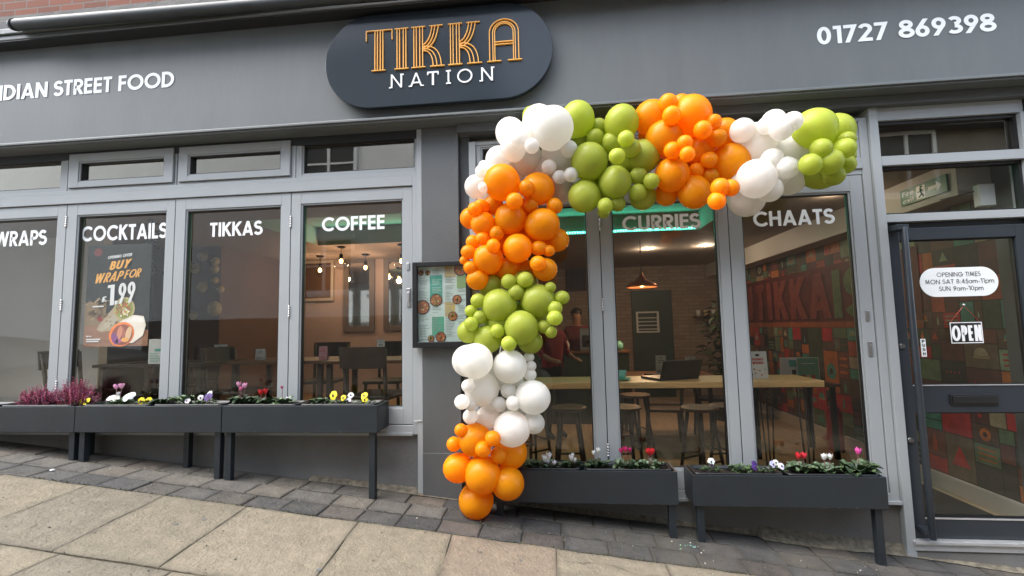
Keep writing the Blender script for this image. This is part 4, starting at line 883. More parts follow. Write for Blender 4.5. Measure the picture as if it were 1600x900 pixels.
plant('pansy', 293, 632, -.15, .04, [(-.01, .012, .022, WH)], 'small white pansy with dark eye beside the cabbage', zt=ZL, lv=(DKG, GR2))
plant('pansy', 323, 632, -.12, .05, [(-.05, .03, .020, WH), (.02, .04, .030, VI), (.01, .055, .024, WH)], 'white and deep violet pansy by the planter joint', zt=ZL)
plant('cyclamen', 377, 633, -.11, .065, [(-.03, .11, .020, LP), (.03, .098, .022, LP), (.0, .08, .018, PK)], 'tall pink cyclamen under the TIKKAS window', zt=ZL, lv=(DKG, GR))
plant('cyclamen', 411, 633, -.11, .06, [(-.01, .050, .022, RD), (.015, .055, .022, RD)], 'red cyclamen under the TIKKAS window', zt=ZL, lv=(DKG, GR))
plant('cyclamen', 443, 634, -.12, .06, [(-.02, .09, .013, MG)], 'cyclamen with one dark red bud in front of the window frame', zt=ZL)
plant('leafy_plant', 500, 635, -.12, .05, [], 'low leafy plant between the dark red bud and the yellow pansies', cat='plant', zt=ZL, lv=(DKG, GR2))
plant('pansy', 523, 633, -.12, .045, [(0, .045, .030, YE)], 'single yellow pansy with a dark eye under the COFFEE window', zt=ZL, eye=(.05, .02, .01))
plant('pansy', 543, 633, -.13, .04, [(-.02, .03, .020, YE), (.03, .045, .021, WH), (.015, .008, .02, WH)], 'mixed yellow and white pansy under the COFFEE window', zt=ZL)
plant('pansy', 570, 634, -.13, .045, [(0, .042, .026, YE), (.01, .012, .022, YE)], 'yellow pansy nearest the right end of the COFFEE planter', zt=ZL, eye=(.05, .02, .01))
plant('leafy_plant', 832, 731, -.13, .055, [(0, .0, .001, GR)], 'small leafy plant right beside the hanging balloons', cat='plant', zt=.49)
plant('cyclamen', 858, 731, -.13, .05, [(-.03, .02, .021, WH), (.0, .035, .021, WH), (.035, .0, .016, WH), (-.01, .0, .018, WH)], 'low white cyclamen nearest the balloons', zt=.49)
plant('cyclamen', 893, 731, -.12, .05, [(0, .030, .018, WH), (.022, .015, .015, WH), (.01, .05, .012, WH)], 'white cyclamen second from the balloons', zt=.49, lv=(DKG, GR2))
plant('cyclamen', 933, 733, -.12, .07, [(-.02, .065, .014, WH), (.01, .08, .016, WH)], 'white cyclamen with upright flowers before the window joint', zt=.49, lv=(DKG, GR2))
plant('cyclamen', 978, 733, -.12, .075, [(-.03, .082, .015, MG), (.0, .09, .017, MG), (.03, .085, .014, MG)], 'crimson cyclamen with silvery leaves below the cup', zt=.49)
plant('cyclamen', 1017, 733, -.12, .075, [(-.01, .068, .019, RD), (.012, .07, .019, RD), (.0, .06, .016, RD)], 'bright red cyclamen below the laptop', zt=.49)
plant('pansy', 1112, 736, -.12, .045, [(0, .040, .022, WH), (.0, .025, .018, (.03, .02, .03))], 'white pansy with black eye in the planter by the door', zt=ZR)
plant('leafy_plant', 1158, 737, -.13, .05, [], 'round green leafy plant in the planter by the door', cat='plant', zt=ZR, lv=(GR, GR2))
plant('pansy', 1180, 736, -.12, .04, [(0, .03, .018, VI), (-.01, .01, .018, VI)], 'deep violet pansy in the planter by the door', zt=ZR)
plant('pansy', 1213, 736, -.13, .045, [(-.02, .03, .020, (.6, .62, .80)), (.022, .025, .020, (.7, .72, .82)), (0, .04, .016, WH)], 'pale lilac pansy in the planter by the door', zt=ZR)
plant('cyclamen', 1253, 736, -.12, .075, [(-.02, .065, .019, RD), (.018, .062, .019, (.75, .04, .07))], 'bright red cyclamen in the planter by the door', zt=ZR)
plant('cyclamen', 1293, 736, -.12, .075, [(-.025, .062, .018, WH), (.018, .058, .018, WH)], 'white cyclamen in the planter by the door', zt=ZR)
plant('cyclamen', 1339, 738, -.12, .10, [(0, .10, .020, (.75, .10, .40))], 'large leafy cyclamen with one hot pink flower', zt=ZR, lv=(DKG, GR2), spread=.075)
def heather(px, Y, wdt, hgt, label):
    b = at(px, 634, Y); b = Vector((b.x, Y, .905)); e = empty('heather', label, 'heather', 'bedding plants in the planter boxes', loc=b)
    mb = MB().use('petal'); lf = MB().use('leaf')
    for k in range(330):
        a = random.uniform(0, 6.283); q = random.random()**.55; bx = Vector((math.cos(a)*q*wdt*.40, math.sin(a)*q*.055, 0)); lean = random.gauss(0, .025)
        tip = bx + Vector((math.cos(a)*q*wdt*.16+lean, math.sin(a)*q*.03+random.uniform(-.015, .01), hgt*1.12*random.uniform(.45, 1.05)*(1-.5*q*q)))
        lf.col(GR2); lf.tube([bx, bx.lerp(tip, .6)], .0014, 4, False); bend = Vector((random.gauss(0, .008), 0, 0))
        c = random.choice([(.27, .025, .085), (.20, .018, .06), (.34, .05, .12), (.14, .015, .045), (.40, .12, .19), (.10, .03, .04)])
        for j in range(13):
            t = j/12; p = bx.lerp(tip, .22+.78*t)+bend*math.sin(t*3)+Vector((random.uniform(-1, 1), random.uniform(-1, 1), random.uniform(-1, 1)))*.0045*(1-.6*t); mb.col(tuple(v*random.uniform(.65, 1.4) for v in c)); r = random.uniform(.0045, .0075)*(1-.5*t); dd = Vector((random.uniform(-1, 1), random.uniform(-1, 1), random.uniform(0, 1.4))).normalized()*.008
            mb.tube([p-dd*.4, p+dd*.6], [r, r*.35], 4, False)
    mb.build('flower_spikes', None, e); lf.build('stems', None, e)
heather(62, -.12, .30, .155, 'wide magenta heather bush nearest the left edge')
heather(117, -.12, .27, .20, 'tall magenta heather bush in front of the window joint')
# stray litter on the paving
for k, (px, py, lab) in enumerate([(83, 712, 'white petal scrap on the dark pavers at the left'), (88, 716, None), (610, 742, None)]):
    if not lab: continue
    g = at(px, py, -.42); mb = MB().use('white_letter'); z = ground(g.x)+.004; mb.hull([(g.x-.012, -.43, z), (g.x+.012, -.435, z), (g.x+.016, -.415, z), (g.x-.008, -.41, z)], [(g.x-.010, -.43, z+.006), (g.x+.010, -.433, z+.008), (g.x+.014, -.415, z+.005), (g.x-.006, -.412, z+.007)])
    tag(mb.build('petal_scrap', None, None), lab, 'litter')
mb = MB().use('tint_flat')
for k in range(14):
    x, y = .74+random.gauss(0, .05), -.30+random.gauss(0, .03); z = ground(x)+.003; s = random.uniform(.003, .007); mb.col(random.choice([(.8, .8, .8), (.2, .6, .5), (.7, .7, .75), (.3, .6, .3)])); t = random.random()*3
    mb.face([(x+s*math.cos(t+j*1.57), y+s*math.sin(t+j*1.57), z) for j in range(4)])
tag(mb.build('confetti'), 'scatter of tiny white and teal confetti bits on the pavers between the right planters', 'confetti', kind='stuff')
# moss and grit in the joints
mb = MB().use('leaf')
for k in range(1500):
    x = random.uniform(-3.6, 2.2); y = -.556+random.gauss(0, .006) if random.random() < .75 else random.choice([-.19, -.373])+random.gauss(0, .004)
    if random.random() < .12: x = -.55+random.gauss(0, .10); y = -.38+random.gauss(0, .03)
    z = ground(x)-.002; s = random.uniform(.002, .006); t = random.random()*6.28; mb.col(random.choice([(.05, .07, .02), (.08, .09, .03), (.10, .08, .05)])); mb.face([(x-s*math.cos(t), y-s*math.sin(t), z), (x+s*math.cos(t), y+s*math.sin(t), z), (x+random.uniform(-.004, .004), y+random.uniform(-.004, .004), z+s*1.6)])
tag(mb.build('joint_moss'), 'sparse moss in the joints between flags and dark pavers', 'moss', kind='stuff')

# ================================================================== INTERIOR
FL, CE = 0.0, 2.62      # shop floor, ceiling
tag(MB().box(-1.1, 3.2, 0.26, 8.0, -0.2, FL).build('floor', 'wood_floor'), kind='structure')
tag(MB().use('wood_floor').box(-7, -1.1, 0.26, 4.5, 0.1, 0.43).build('floor_raised'), kind='structure')
tl_ = onz(372, 342, CE).x; TY0, TY1, TX1 = 1.05, 2.55, 1.78
mb = MB().use('ceiling_white'); mb.box(-7, tl_, 0.10, 8, CE, 2.99); mb.box(TX1, 3.2, 0.10, 8, CE, 2.99); mb.box(tl_, TX1, 0.10, TY0, CE, 2.99); mb.box(tl_, TX1, TY1, 8, CE, 2.99); mb.box(tl_, TX1, TY0, TY1, 2.86, 2.99)
tag(mb.build('ceiling'), kind='structure')
mb = MB().use('peach_wall'); mb.box(-7, -0.95, 3.9, 4.05, 0.1, CE); mb.build('interior_wall', None, shop)
mb = MB().use('peach_wall'); mb.box(-1.05, -0.95, 3.9, 6.4, 0.0, CE); mb.build('interior_wall', None, shop)
mb = MB().use('peach_wall'); mb.box(-7.1, -7, 0.1, 4.5, 0.1, CE); mb.build('interior_wall', None, shop)
mb = MB().use('interior_brick'); mb.box(-0.95, 3.2, 6.2, 6.4, 0.0, CE); bw = mb.build('interior_wall', None, shop)
mb = MB().use('cream_wall'); mb.box(3.22, 3.32, 0.12, 6.4, -0.1, 2.99); mb.build('interior_wall', None, shop)
MB().box(3.175, 3.218, 0.14, 6.2, 0.0, 0.13).build('skirting_board', 'white_skirting', shop, 0.003)
MB().box(2.972, 3.215, 0.28, 6.2, 2.355, CE-.002).build('bulkhead', 'white_skirting', shop, 0.003)
# LED strip in the ceiling tray
led = empty('light_strip', 'teal dotted light strip along the edge of the ceiling tray', 'light strip')
mb = MB().use('led_teal'); x = -1.0
while x < TX1-.04: mb.box(x, x+.016, TY1-.012, TY1-.003, CE+.02, CE+.034); x += .034
mb.build('led_dots', None, led)
MB().box(-1.0, TX1-.01, TY1-.003, TY1-.0005, CE+.006, CE+.05).build('led_tape', 'white_plastic', led)
def arealight(parent, name, loc, rot, sx, sy_, e, col):
    l = bpy.data.lights.new(name, 'AREA'); l.shape = 'RECTANGLE'; l.size = sx; l.size_y = sy_; l.energy = e; l.color = col
    o = bpy.data.objects.new(name, l); C.objects.link(o); o.location = loc; o.rotation_euler = rot; o.parent = parent
arealight(led, 'strip_light', ((tl_+TX1)/2, TY1-.03, CE+.10), (R_(-90), 0, 0), TX1-tl_-.2, .03, 3, (.10, 1, .70))
# mural
mu = empty('wall_mural', 'busy mosaic mural of coloured blocks with a red banner of tall letters', 'mural')
mb = MB().use('mural_print'); PAL = [(.16, .055, .035), (.10, .035, .03), (.36, .07, .03), (.42, .13, .03), (.06, .22, .17), (.11, .17, .09), (.05, .07, .04), (.30, .25, .16), (.03, .03, .03), (.20, .27, .16), (.10, .06, .04), (.40, .03, .03), (.05, .05, .045), (.14, .10, .06)]
random.seed(21); XM = 3.215
def mq(y0, y1, z0, z1, c, lv=0): mb.col(tuple(v*.85+.006 for v in c)); X = XM-.001-.0008*lv; mb.face([(X, y0, z0), (X, y1, z0), (X, y1, z1), (X, y0, z1)])
def msh(yc, zc_, pts, c, lv): mb.col(c); X = XM-.001-.0008*lv; mb.face([(X, yc+a_, zc_+b_) for a_, b_ in pts])
def icon(y0, y1, z0, z1):
    c = random.choice([p for p in PAL if sum(p) > .4]); yc, zc_ = (y0+y1)/2, (z0+z1)/2; r = min(y1-y0, z1-z0)*.33; k = random.randint(0, 6)
    if k == 0: msh(yc, zc_, [(r*math.cos(t*.5236), r*math.sin(t*.5236)) for t in range(12)], c, 2); msh(yc, zc_, [(r*.4*math.cos(t*.785), r*.4*math.sin(t*.785)) for t in range(8)], (.04, .03, .03), 3)
    elif k == 1:
        for j in range(3): mq(y0+(y1-y0)*.15, y1-(y1-y0)*.15, z0+(z1-z0)*(.2+.25*j), z0+(z1-z0)*(.29+.25*j), c, 2)
    elif k == 2: msh(yc, zc_, [(r*math.cos(t*.314), r*math.sin(t*.314)) for t in range(11)], c, 2); mq(yc-r*1.1, yc+r*1.1, zc_-r*.3, zc_-.004, (.35, .25, .12), 2)
    elif k == 3: msh(yc, zc_, [(-r*.3, -r), (r*.3, -r), (r*.3, r*.3), (r*.12, r*.6), (r*.12, r), (-r*.12, r), (-r*.12, r*.6), (-r*.3, r*.3)], c, 2)
    elif k == 4:
        for j in range(4): msh(yc-r+j*r*.66, zc_, [(.13*r*math.cos(t*.785), .13*r*math.sin(t*.785)) for t in range(8)], c, 2)
    elif k == 5: msh(yc, zc_, [(-r, -r*.8), (r, -r*.8), (0, r)], c, 2)
def split(y0, y1, z0, z1, d):
    w, h = y1-y0, z1-z0
    if d == 0 or (w < .26 and h < .2) or (d < 3 and random.random() < .2):
        g = .004; mq(y0+g, y1-g, z0+g, z1-g, random.choice(PAL), 1)
        if random.random() < .6: icon(y0, y1, z0, z1)
        return
    t = random.uniform(.35, .65)
    if w > h*1.25: split(y0, y0+w*t, z0, z1, d-1); split(y0+w*t, y1, z0, z1, d-1)
    elif h > w*1.1 or random.random() < .5: split(y0, y1, z0, z0+h*t, d-1); split(y0, y1, z0+h*t, z1, d-1)
    else: split(y0, y0+w*t, z0, z1, d-1); split(y0+w*t, y1, z0, z1, d-1)
mq(0.16, 6.2, .13, 2.352, (.025, .02, .018), 0)
for j in range(12): a_, b_ = .17+j*.5025, .17+(j+1)*.5025; split(a_, b_, .135, 1.36, 5); split(a_, b_, 2.02, 2.35, 4); split(a_, b_, 1.36, 2.02, 4)
mb.build('mosaic', None, mu)
mb = MB().use('mural_print').col((.09, .02, .013)); X = XM-.006; mb.face([(X, 1.05, 1.42), (X, 5.2, 1.42), (X, 5.2, 2.10), (X, 1.05, 2.10)]); mb.col((.24, .07, .02)); mb.face([(X-.001, 1.05, 1.36), (X-.001, 5.2, 1.36), (X-.001, 5.2, 1.43), (X-.001, 1.05, 1.43)]); mb.build('banner', None, mu)
for word, y0, wd_, cc in (('#TIKKA', 5.0, 2.55, (.17, .04, .028)), ('IS', 2.35, .55, (.08, .14, .06))):
    for dd, c2, ox in ((.002, (.05, .01, .01), .045), (.004, cc, 0)):
        mb = MB().use('mural_print').col(c2); lettering(mb, word, (X-dd, y0-ox, 1.47-ox*.4), (0,-1,0), (0,0,1), wd_, .56, w=.20, gap=.16, xs=.75); mb.build('lettering', None, mu)
random.seed(5)
# exit sign on the bulkhead
ex = empty('exit_sign', 'green Fire exit sign with running figure and arrow on the bulkhead', 'sign')
MB().box(2.958, 2.971, 0.35, 0.83, 2.408, 2.542).build('sign_board', 'exit_green', ex, 0.002)
mb = MB().use('white_letter'); lettering(mb, 'Fire', (2.9575, .805, 2.482), (0,-1,0), (0,0,1), .13, .042, w=.16); lettering(mb, 'exit', (2.9575, .805, 2.425), (0,-1,0), (0,0,1), .13, .040, w=.16)
def exq(pts): mb.face([(2.9570, .35+(y-.55)*.565, 2.408+(z-2.36)*.705) for y, z in pts])
exq([(1.08, 2.38), (.92, 2.38), (.92, 2.53), (1.08, 2.53)]); exq([(.86, 2.435), (.72, 2.435), (.72, 2.40), (.63, 2.455), (.72, 2.51), (.72, 2.475), (.86, 2.475)])
mb.build('lettering', None, ex)
mb = MB().use('exit_green')
for p0, p1 in (((1.00, 2.50), (1.00, 2.46)), ((1.01, 2.47), (.98, 2.43)), ((.98, 2.43), (1.04, 2.40)), ((.98, 2.43), (.95, 2.395)), ((1.05, 2.46), (.96, 2.47))): mb.tube([(2.956, .35+(q[0]-.55)*.565, 2.408+(q[1]-2.36)*.705) for q in (p0, p1)], .005, 6)
mb.ball((2.956, .596, 2.517), .008); mb.build('running_figure', None, ex)
al = empty('alarm_box', 'small cream alarm box on the wall above the door', 'alarm'); 
MB().box(3.02, 3.12, .16, .22, 2.24, 2.40).build('case', 'paper', al, .006); MB().use('print_black').tube([(2.86, .30, 2.33), (2.95, .25, 2.345), (3.03, .2, 2.36)], .003, 6).build('cable', None, al)
MB().box(2.37, 3.10, .28, 1.2, -.0, .012).build('door_mat', 'mat_black'); tag(bpy.data.objects['door_mat'], 'black doormat on the floor just inside the glass door', 'mat')

# ---- window bar with hairpin legs
def bar_table(label, x0, x1, y0, y1, zt, th=.048, m='oak', hair=(), posts=(), group=None, z0=0.0):
    e = empty('bar_table', label, 'table', group); MB().box(x0, x1, y0, y1, zt-th, zt).build('tabletop', m, e, 0.006)
    for hx, hy in hair:
        mb = MB().use('black_metal')
        for dx in (-.055, 0, .055): mb.tube([(hx+dx, hy, zt-th), (hx+dx*.3, hy+.0, z0+.01), ], .0065, 8)
        mb.tube([(hx-.02, hy, z0+.008), (hx+.02, hy, z0+.008)], .0075, 8); mb.build('leg', None, e)
    for hx, hy in posts: MB().box(hx-.025, hx+.025, hy-.025, hy+.025, z0, zt-th).build('leg', 'dark_wood', e, .003)
    return e
zb_ = at(1289, 599, .35).z
bar_table('long pale oak window bar with black hairpin legs behind the folding windows', -0.62, 1.975, .35, .80, zb_+.02, hair=((1.86, .42), (1.70, .72), (.30, .72), (-.4, .42)))
def stool(label, x, y, rz=0, z0=0, h=.70):
    e = empty('bar_stool', label, 'stool', 'bar stools at the window bar', (x, y, z0), rz)
    MB().use('walnut').lathe([(0, h-.03), (.13, h-.03), (.165, h-.012), (.16, h), (.10, h-.008), (0, h-.012)], (0,0,0), 24).build('seat', None, e)
    for k in range(4):
        a = R_(45+90*k); MB().use('dark_wood').tube([(math.cos(a)*.10, math.sin(a)*.10, h-.03), (math.cos(a)*.20, math.sin(a)*.20, 0)], [.017, .013], 8).build('leg', None, e)
    mb = MB().use('dark_wood')
    for k in range(4):
        a, b = R_(45+90*k), R_(135+90*k); zz = .24+.09*(k % 2); rr = .20-.10*(zz/h); mb.tube([(math.cos(a)*rr, math.sin(a)*rr, zz), (math.cos(b)*rr, math.sin(b)*rr, zz)], .009, 6)
    mb.build('stretcher', None, e)
for lab, x, y, rz in (('walnut bar stool below the teal cup', .56, 1.0, .2), ('walnut bar stool right of the laptop under the bar', 1.22, .95, .6), ('walnut bar stool left of the window joint, nearest the balloons', .06, 1.0, .1), ('bar stool behind the DRINKS card at the end of the bar', 1.50, 1.05, .3), ('bar stool further back behind the crimson cyclamen', .78, 1.75, .4), ('bar stool further back half behind the white balloons', -.30, 1.3, .7)): stool(lab, x, y, rz)
# cup and saucer
cx_ = at(970, 590, .48).x; zt_ = zb_+.02
cu = empty('teal_cup', 'teal coffee cup on its saucer on the oak bar', 'cup', loc=(0,0,0))
MB().use('teal_cup').lathe([(0, .002), (.05, .002), (.078, .012), (.080, .016), (.05, .008), (0, .008)], (cx_+.01, .52, zt_), 24).build('saucer', None, cu)
mb = MB().use('teal_cup').lathe([(0, .010), (.026, .010), (.047, .03), (.054, .076), (.050, .076), (.040, .03), (0, .016)], (cx_, .52, zt_), 24); cb = mb.build('cup_bowl', None, cu)
MB().use('teal_cup').tube([(cx_-.045, .52, zt_+.058), (cx_-.072, .52, zt_+.05), (cx_-.068, .52, zt_+.03), (cx_-.042, .52, zt_+.026)], .005, 8).build('handle', None, cu)
# laptop, seen from behind its lid
lp = empty('laptop', 'open black laptop on the oak bar seen from behind', 'laptop', loc=(at(1045, 590, .62).x, .60, zt_), rz=R_(205))
MB().box(-.19, .19, -.13, .13, .002, .020).build('keyboard_base', 'laptop_black', lp, .003)
lid = MB().box(-.19, .19, -.006, .006, 0, .155).build('screen', 'laptop_black', lp, .003); lid.location = (0, .13, .018); lid.rotation_euler = (R_(-22), 0, 0)
# cards
def card(label, px, py, Y, w, h, z, kind, name='menu_card', rz=0, m='paper'):
    x = at(px, py, Y).x; e = empty(name, label, 'card', loc=(x, Y, z), rz=rz)
    mb = MB().use(m); mb.hull([(-w/2, -.012, 0), (w/2, -.012, 0), (w/2, -.010, 0), (-w/2, -.010, 0)], [(-w/2, -.001, h), (w/2, -.001, h), (w/2, .001, h), (-w/2, .001, h)]); mb.hull([(-w/2, .03, 0), (w/2, .03, 0), (w/2, .032, 0), (-w/2, .032, 0)], [(-w/2, .0012, h), (w/2, .0012, h), (w/2, .003, h), (-w/2, .003, h)]); mb.build('folded_card', None, e)
    def onc(mb, u0, u1, v0, v1, m_, k=0): mb.use(m_); f = lambda v: -.012+.011*v-.0008-.0003*k; mb.face([(-w/2+u0*w, f(v0), v0*h), (-w/2+u1*w, f(v0), v0*h), (-w/2+u1*w, f(v1), v1*h), (-w/2+u0*w, f(v1), v1*h)])
    mb = MB()
    if kind == 'drinks':
        for wd2, v, hh in (('DRINKS', .66, .09), ('MENU', .53, .09)): mb.use('print_red'); lettering(mb, wd2, (-w*.30, -.0135+.011*v, v*h), (1,0,0), (0,.011/h*0+.04,1), w*.6, hh*h, w=.26)
        mb.use('print_black'); mb.face([(.12*w*math.cos(t*.5236), -.0135+.011*.85, h*.86+.045*h*math.sin(t*.5236)) for t in range(12)])
        for k in range(12): u, v = random.uniform(.08, .85), random.uniform(.08, .34); onc(mb, u, u+.08, v, v+.04, random.choice(['print_red', 'print_black', 'print_teal', 'oak']), k % 4)
    elif kind == 'green': onc(mb, 0.03, .97, .02, .98, 'print_green'); [onc(mb, .2+.22*k, .34+.22*k, .1, .32, c, 1) for k, c in enumerate(['print_red', 'oak', 'print_red'])]; onc(mb, .2, .8, .75, .78, 'paper', 1)
    elif kind == 'blue': onc(mb, .45, .9, .15, .5, 'print_black'); onc(mb, .35, .9, .62, .9, 'print_teal'); onc(mb, .1, .35, .2, .24, 'print_black')
    else:
        m_ = 'print_red' if m == 'paper_pink' else 'print_black'; onc(mb, .2, .8, .70, .74, m_); onc(mb, .15, .85, .6, .63, m_); [onc(mb, .15+.15*k, .22+.15*k, .08, .2+.05*(k % 2), m_) for k in range(5)]; onc(mb, .42, .58, .84, .90, 'print_teal' if m == 'paper' else m_)
    mb.build('print', None, e)
card('white DRINKS MENU card standing on the end of the oak bar', 1185, 590, .55, .145, .215, zt_, 'drinks', name='drinks_card')
# furniture deeper in the shop
def plain_table(label, x, y, w, d_, zt, z0, m='dark_wood', top='walnut', group=None, rz=0):
    e = empty('dining_table', label, 'table', group, (x, y, z0), rz); MB().box(-w/2, w/2, -d_/2, d_/2, zt-z0-.03, zt-z0).build('tabletop', top, e, .004)
    for sx in (-1, 1):
        for sy2 in (-1, 1): MB().box(sx*(w/2-.06)-.022, sx*(w/2-.06)+.022, sy2*(d_/2-.06)-.022, sy2*(d_/2-.06)+.022, 0, zt-z0-.03).build('leg', m, e)
def chair(label, x, y, rz, z0, group='dark dining chairs inside the window'):
    e = empty('dining_chair', label, 'chair', group, (x, y, z0), rz)
    MB().box(-.21, .21, -.21, .21, .43, .465).build('seat', 'dark_wood', e, .01)
    for sx in (-1, 1):
        MB().use('dark_wood').tube([(sx*.18, -.18, .43), (sx*.20, -.21, 0)], .018, 8).build('leg', None, e); MB().use('dark_wood').tube([(sx*.20, .26, .86), (sx*.18, .20, .45), (sx*.20, .24, 0)], .018, 8).build('leg', None, e)
    mb = MB().use('dark_wood'); prev = None
    for k in range(9):
        t = -1+k/4; p = [(t*.215, .25+.035*(1-t*t)*1.2, .70), (t*.215, .27+.035*(1-t*t)*1.2, .88)]
        if prev: mb.hull([prev[0], p[0], (p[0][0], p[0][1]+.018, p[0][2]), (prev[0][0], prev[0][1]+.018, prev[0][2])], [prev[1], p[1], (p[1][0], p[1][1]+.018, p[1][2]), (prev[1][0], prev[1][1]+.018, prev[1][2])])
        prev = p
    mb.build('backrest', None, e)
ZF = .43
plain_table('dark table inside behind the cocktails window', -3.95, .98, 1.15, .62, 1.17, ZF, top='dark_wood', group='dining tables inside the left windows')
plain_table('walnut table inside behind the TIKKAS window', -2.75, 1.15, 1.0, .66, 1.17, ZF, group='dining tables inside the left windows')
plain_table('walnut table inside behind the COFFEE window', -1.75, 1.05, .95, .66, 1.17, ZF, group='dining tables inside the left windows')
for lab, x, y, rz in (('dark chair seen through the WRAPS window at the left', -4.78, .85, 1.7), ('dark chair behind the table in the cocktails window', -4.25, 1.55, -.1), ('dark chair between the cocktails and TIKKAS tables', -3.18, .95, 1.5), ('dark chair behind the TIKKAS table', -2.75, 1.75, .1), ('dark chair at the back of the COFFEE table, curved back visible', -1.95, 1.70, 0), ('dark chair nearest the glass in the COFFEE window', -1.62, .62, 3.0)): chair(lab, x, y, rz, ZF)
card('pink card standing on the table in the COFFEE window', 505, 556, .95, .085, .13, 1.17, 'plain', m='paper_pink')
card('tall white card on the table near the right of the COFFEE window', 595, 556, .95, .075, .185, 1.17, 'plain')
card('white folded card in the middle of the TIKKAS window', 407, 548, 1.1, .10, .11, 1.17, 'plain')
card('white card on the table at the left of the TIKKAS window', 345, 548, 1.15, .12, .16, 1.17, 'plain', rz=.4)
plain_table('small table with two cards seen behind the oak bar end', 2.45, 2.1, .9, .6, .78, 0, m='black_metal')
card('white and blue leaflet standing in front of the red banner', 1238, 570, 2.0, .25, .27, .78, 'blue'); card('green leaflet with fruit print in front of the mural', 1262, 572, 1.95, .23, .27, .78, 'green')
plain_table('dark table with two white cards in the middle of the shop', 1.35, 2.9, 1.1, .6, .80, 0)
card('left of the two white cards beyond the laptop', 1032, 550, 2.8, .13, .24, .80, 'plain'); card('right of the two white cards beyond the laptop', 1078, 552, 2.8, .13, .22, .80, 'plain')
chair('dark chair in the middle of the shop beside the two white cards', 2.0, 3.1, 1.3, 0, group='dark chairs deeper in the shop'); chair('dark chair in front of the middle table', 1.2, 2.35, 3.0, 0, group='dark chairs deeper in the shop')
# counter, doorway, grille, pictures
ct = empty('serving_counter', 'dark green serving counter at the back of the shop', 'counter'); MB().box(-.9, 1.0, 3.6, 4.2, 0, 1.03).build('body', 'counter_green', ct); MB().box(-.93, 1.03, 3.57, 4.22, 1.03, 1.06).build('worktop', 'walnut', ct, .004)
mb = MB().use('counter_green'); [mb.box(-.88+k*.47, -.44+k*.47, 3.588, 3.599, .06, 1.0) for k in range(4)]; mb.build('panel', None, ct)
d0, d1 = at(986, 455, 6.18), at(1048, 455, 6.18)
MB().box(d0.x, d1.x, 6.14, 6.198, 0, d0.z).build('back_door', 'counter_green', shop)
gx0, gx1 = at(994, 500, 6.1).x, at(1030, 500, 6.1).x; gz1, gz0 = at(1000, 487, 6.1).z, at(1000, 520, 6.1).z
gr = empty('air_grille', 'white louvred grille on the dark door at the back', 'grille'); mb = MB().use('white_plastic'); frame_bars(mb, gx0, gx1, gz0, gz1, gx0+.04, gx1-.04, gz0+.03, gz1-.03, 6.10, 6.135); mb.build('frame', None, gr)
mb = MB().use('white_plastic'); [mb.box(gx0+.04, gx1-.04, 6.115, 6.13, gz0+.06+k*.075, gz0+.08+k*.075) for k in range(int((gz1-gz0-.08)/.075))]; mb.build('slat', None, gr)
def picture(label, px0_, py0_, px1_, py1_, Y, m='print_black', fm='dark_wood', name='framed_picture', cat='picture', fw_=.05):
    a, b = at(px0_, py0_, Y), at(px1_, py1_, Y); x0, x1, z1, z0 = a.x, b.x, a.z, b.z; e = empty(name, label, cat); mb = MB().use(fm); frame_bars(mb, x0, x1, z0, z1, x0+fw_, x1-fw_, z0+fw_, z1-fw_, Y-.03, Y-.001); mb.build('frame', None, e, .003)
    MB().box(x0+fw_, x1-fw_, Y-.018, Y-.002, z0+fw_, z1-fw_).build('panel', m, e)
picture('dark framed picture on the back wall left of the window joint', 884, 403, 917, 455, 6.19); picture('dark framed picture between the window joint and the copper lamp', 940, 408, 961, 462, 6.19)
picture('large wall mirror with wide dark frame in the middle of the COFFEE window', 538, 404, 586, 518, 3.89, m='mirror', fm='mirror_frame', name='wall_mirror', cat='mirror', fw_=.09)
picture('large wall mirror with wide dark frame at the right of the COFFEE window', 600, 402, 655, 516, 3.89, m='mirror', fm='mirror_frame', name='wall_mirror', cat='mirror', fw_=.09)
picture('orange toned picture at the left in the COFFEE window', 474, 408, 522, 470, 3.89, m='brown_wall', fm='white_skirting')
# copper pendant
pe = empty('copper_pendant', 'wide copper pendant lamp hanging above the shop floor', 'lamp'); pc = at(1003, 449, 3.2)
MB().use('copper').lathe([(.02, .20), (.03, .16), (.08, .10), (.20, .04), (.215, 0), (.205, 0), (.19, .03), (.07, .09), (0, .14)], pc, 28).build('shade', None, pe); MB().use('black_metal').tube([(pc.x, pc.y, pc.z+.18), (pc.x, pc.y, CE)], .005, 6).build('cord', None, pe); MB().use('bulb_glow').ball(pc+Vector((0, 0, .03)), .022).build('bulb', None, pe)
def point(parent, loc, e, col, r=.04):
    l = bpy.data.lights.new('bulb_light', 'POINT'); l.energy = e; l.color = col; l.shadow_soft_size = r; o = bpy.data.objects.new('bulb_light', l); C.objects.link(o); o.location = loc; o.parent = parent
point(pe, pc+Vector((0, 0, -.03)), 8, (1, .62, .35))
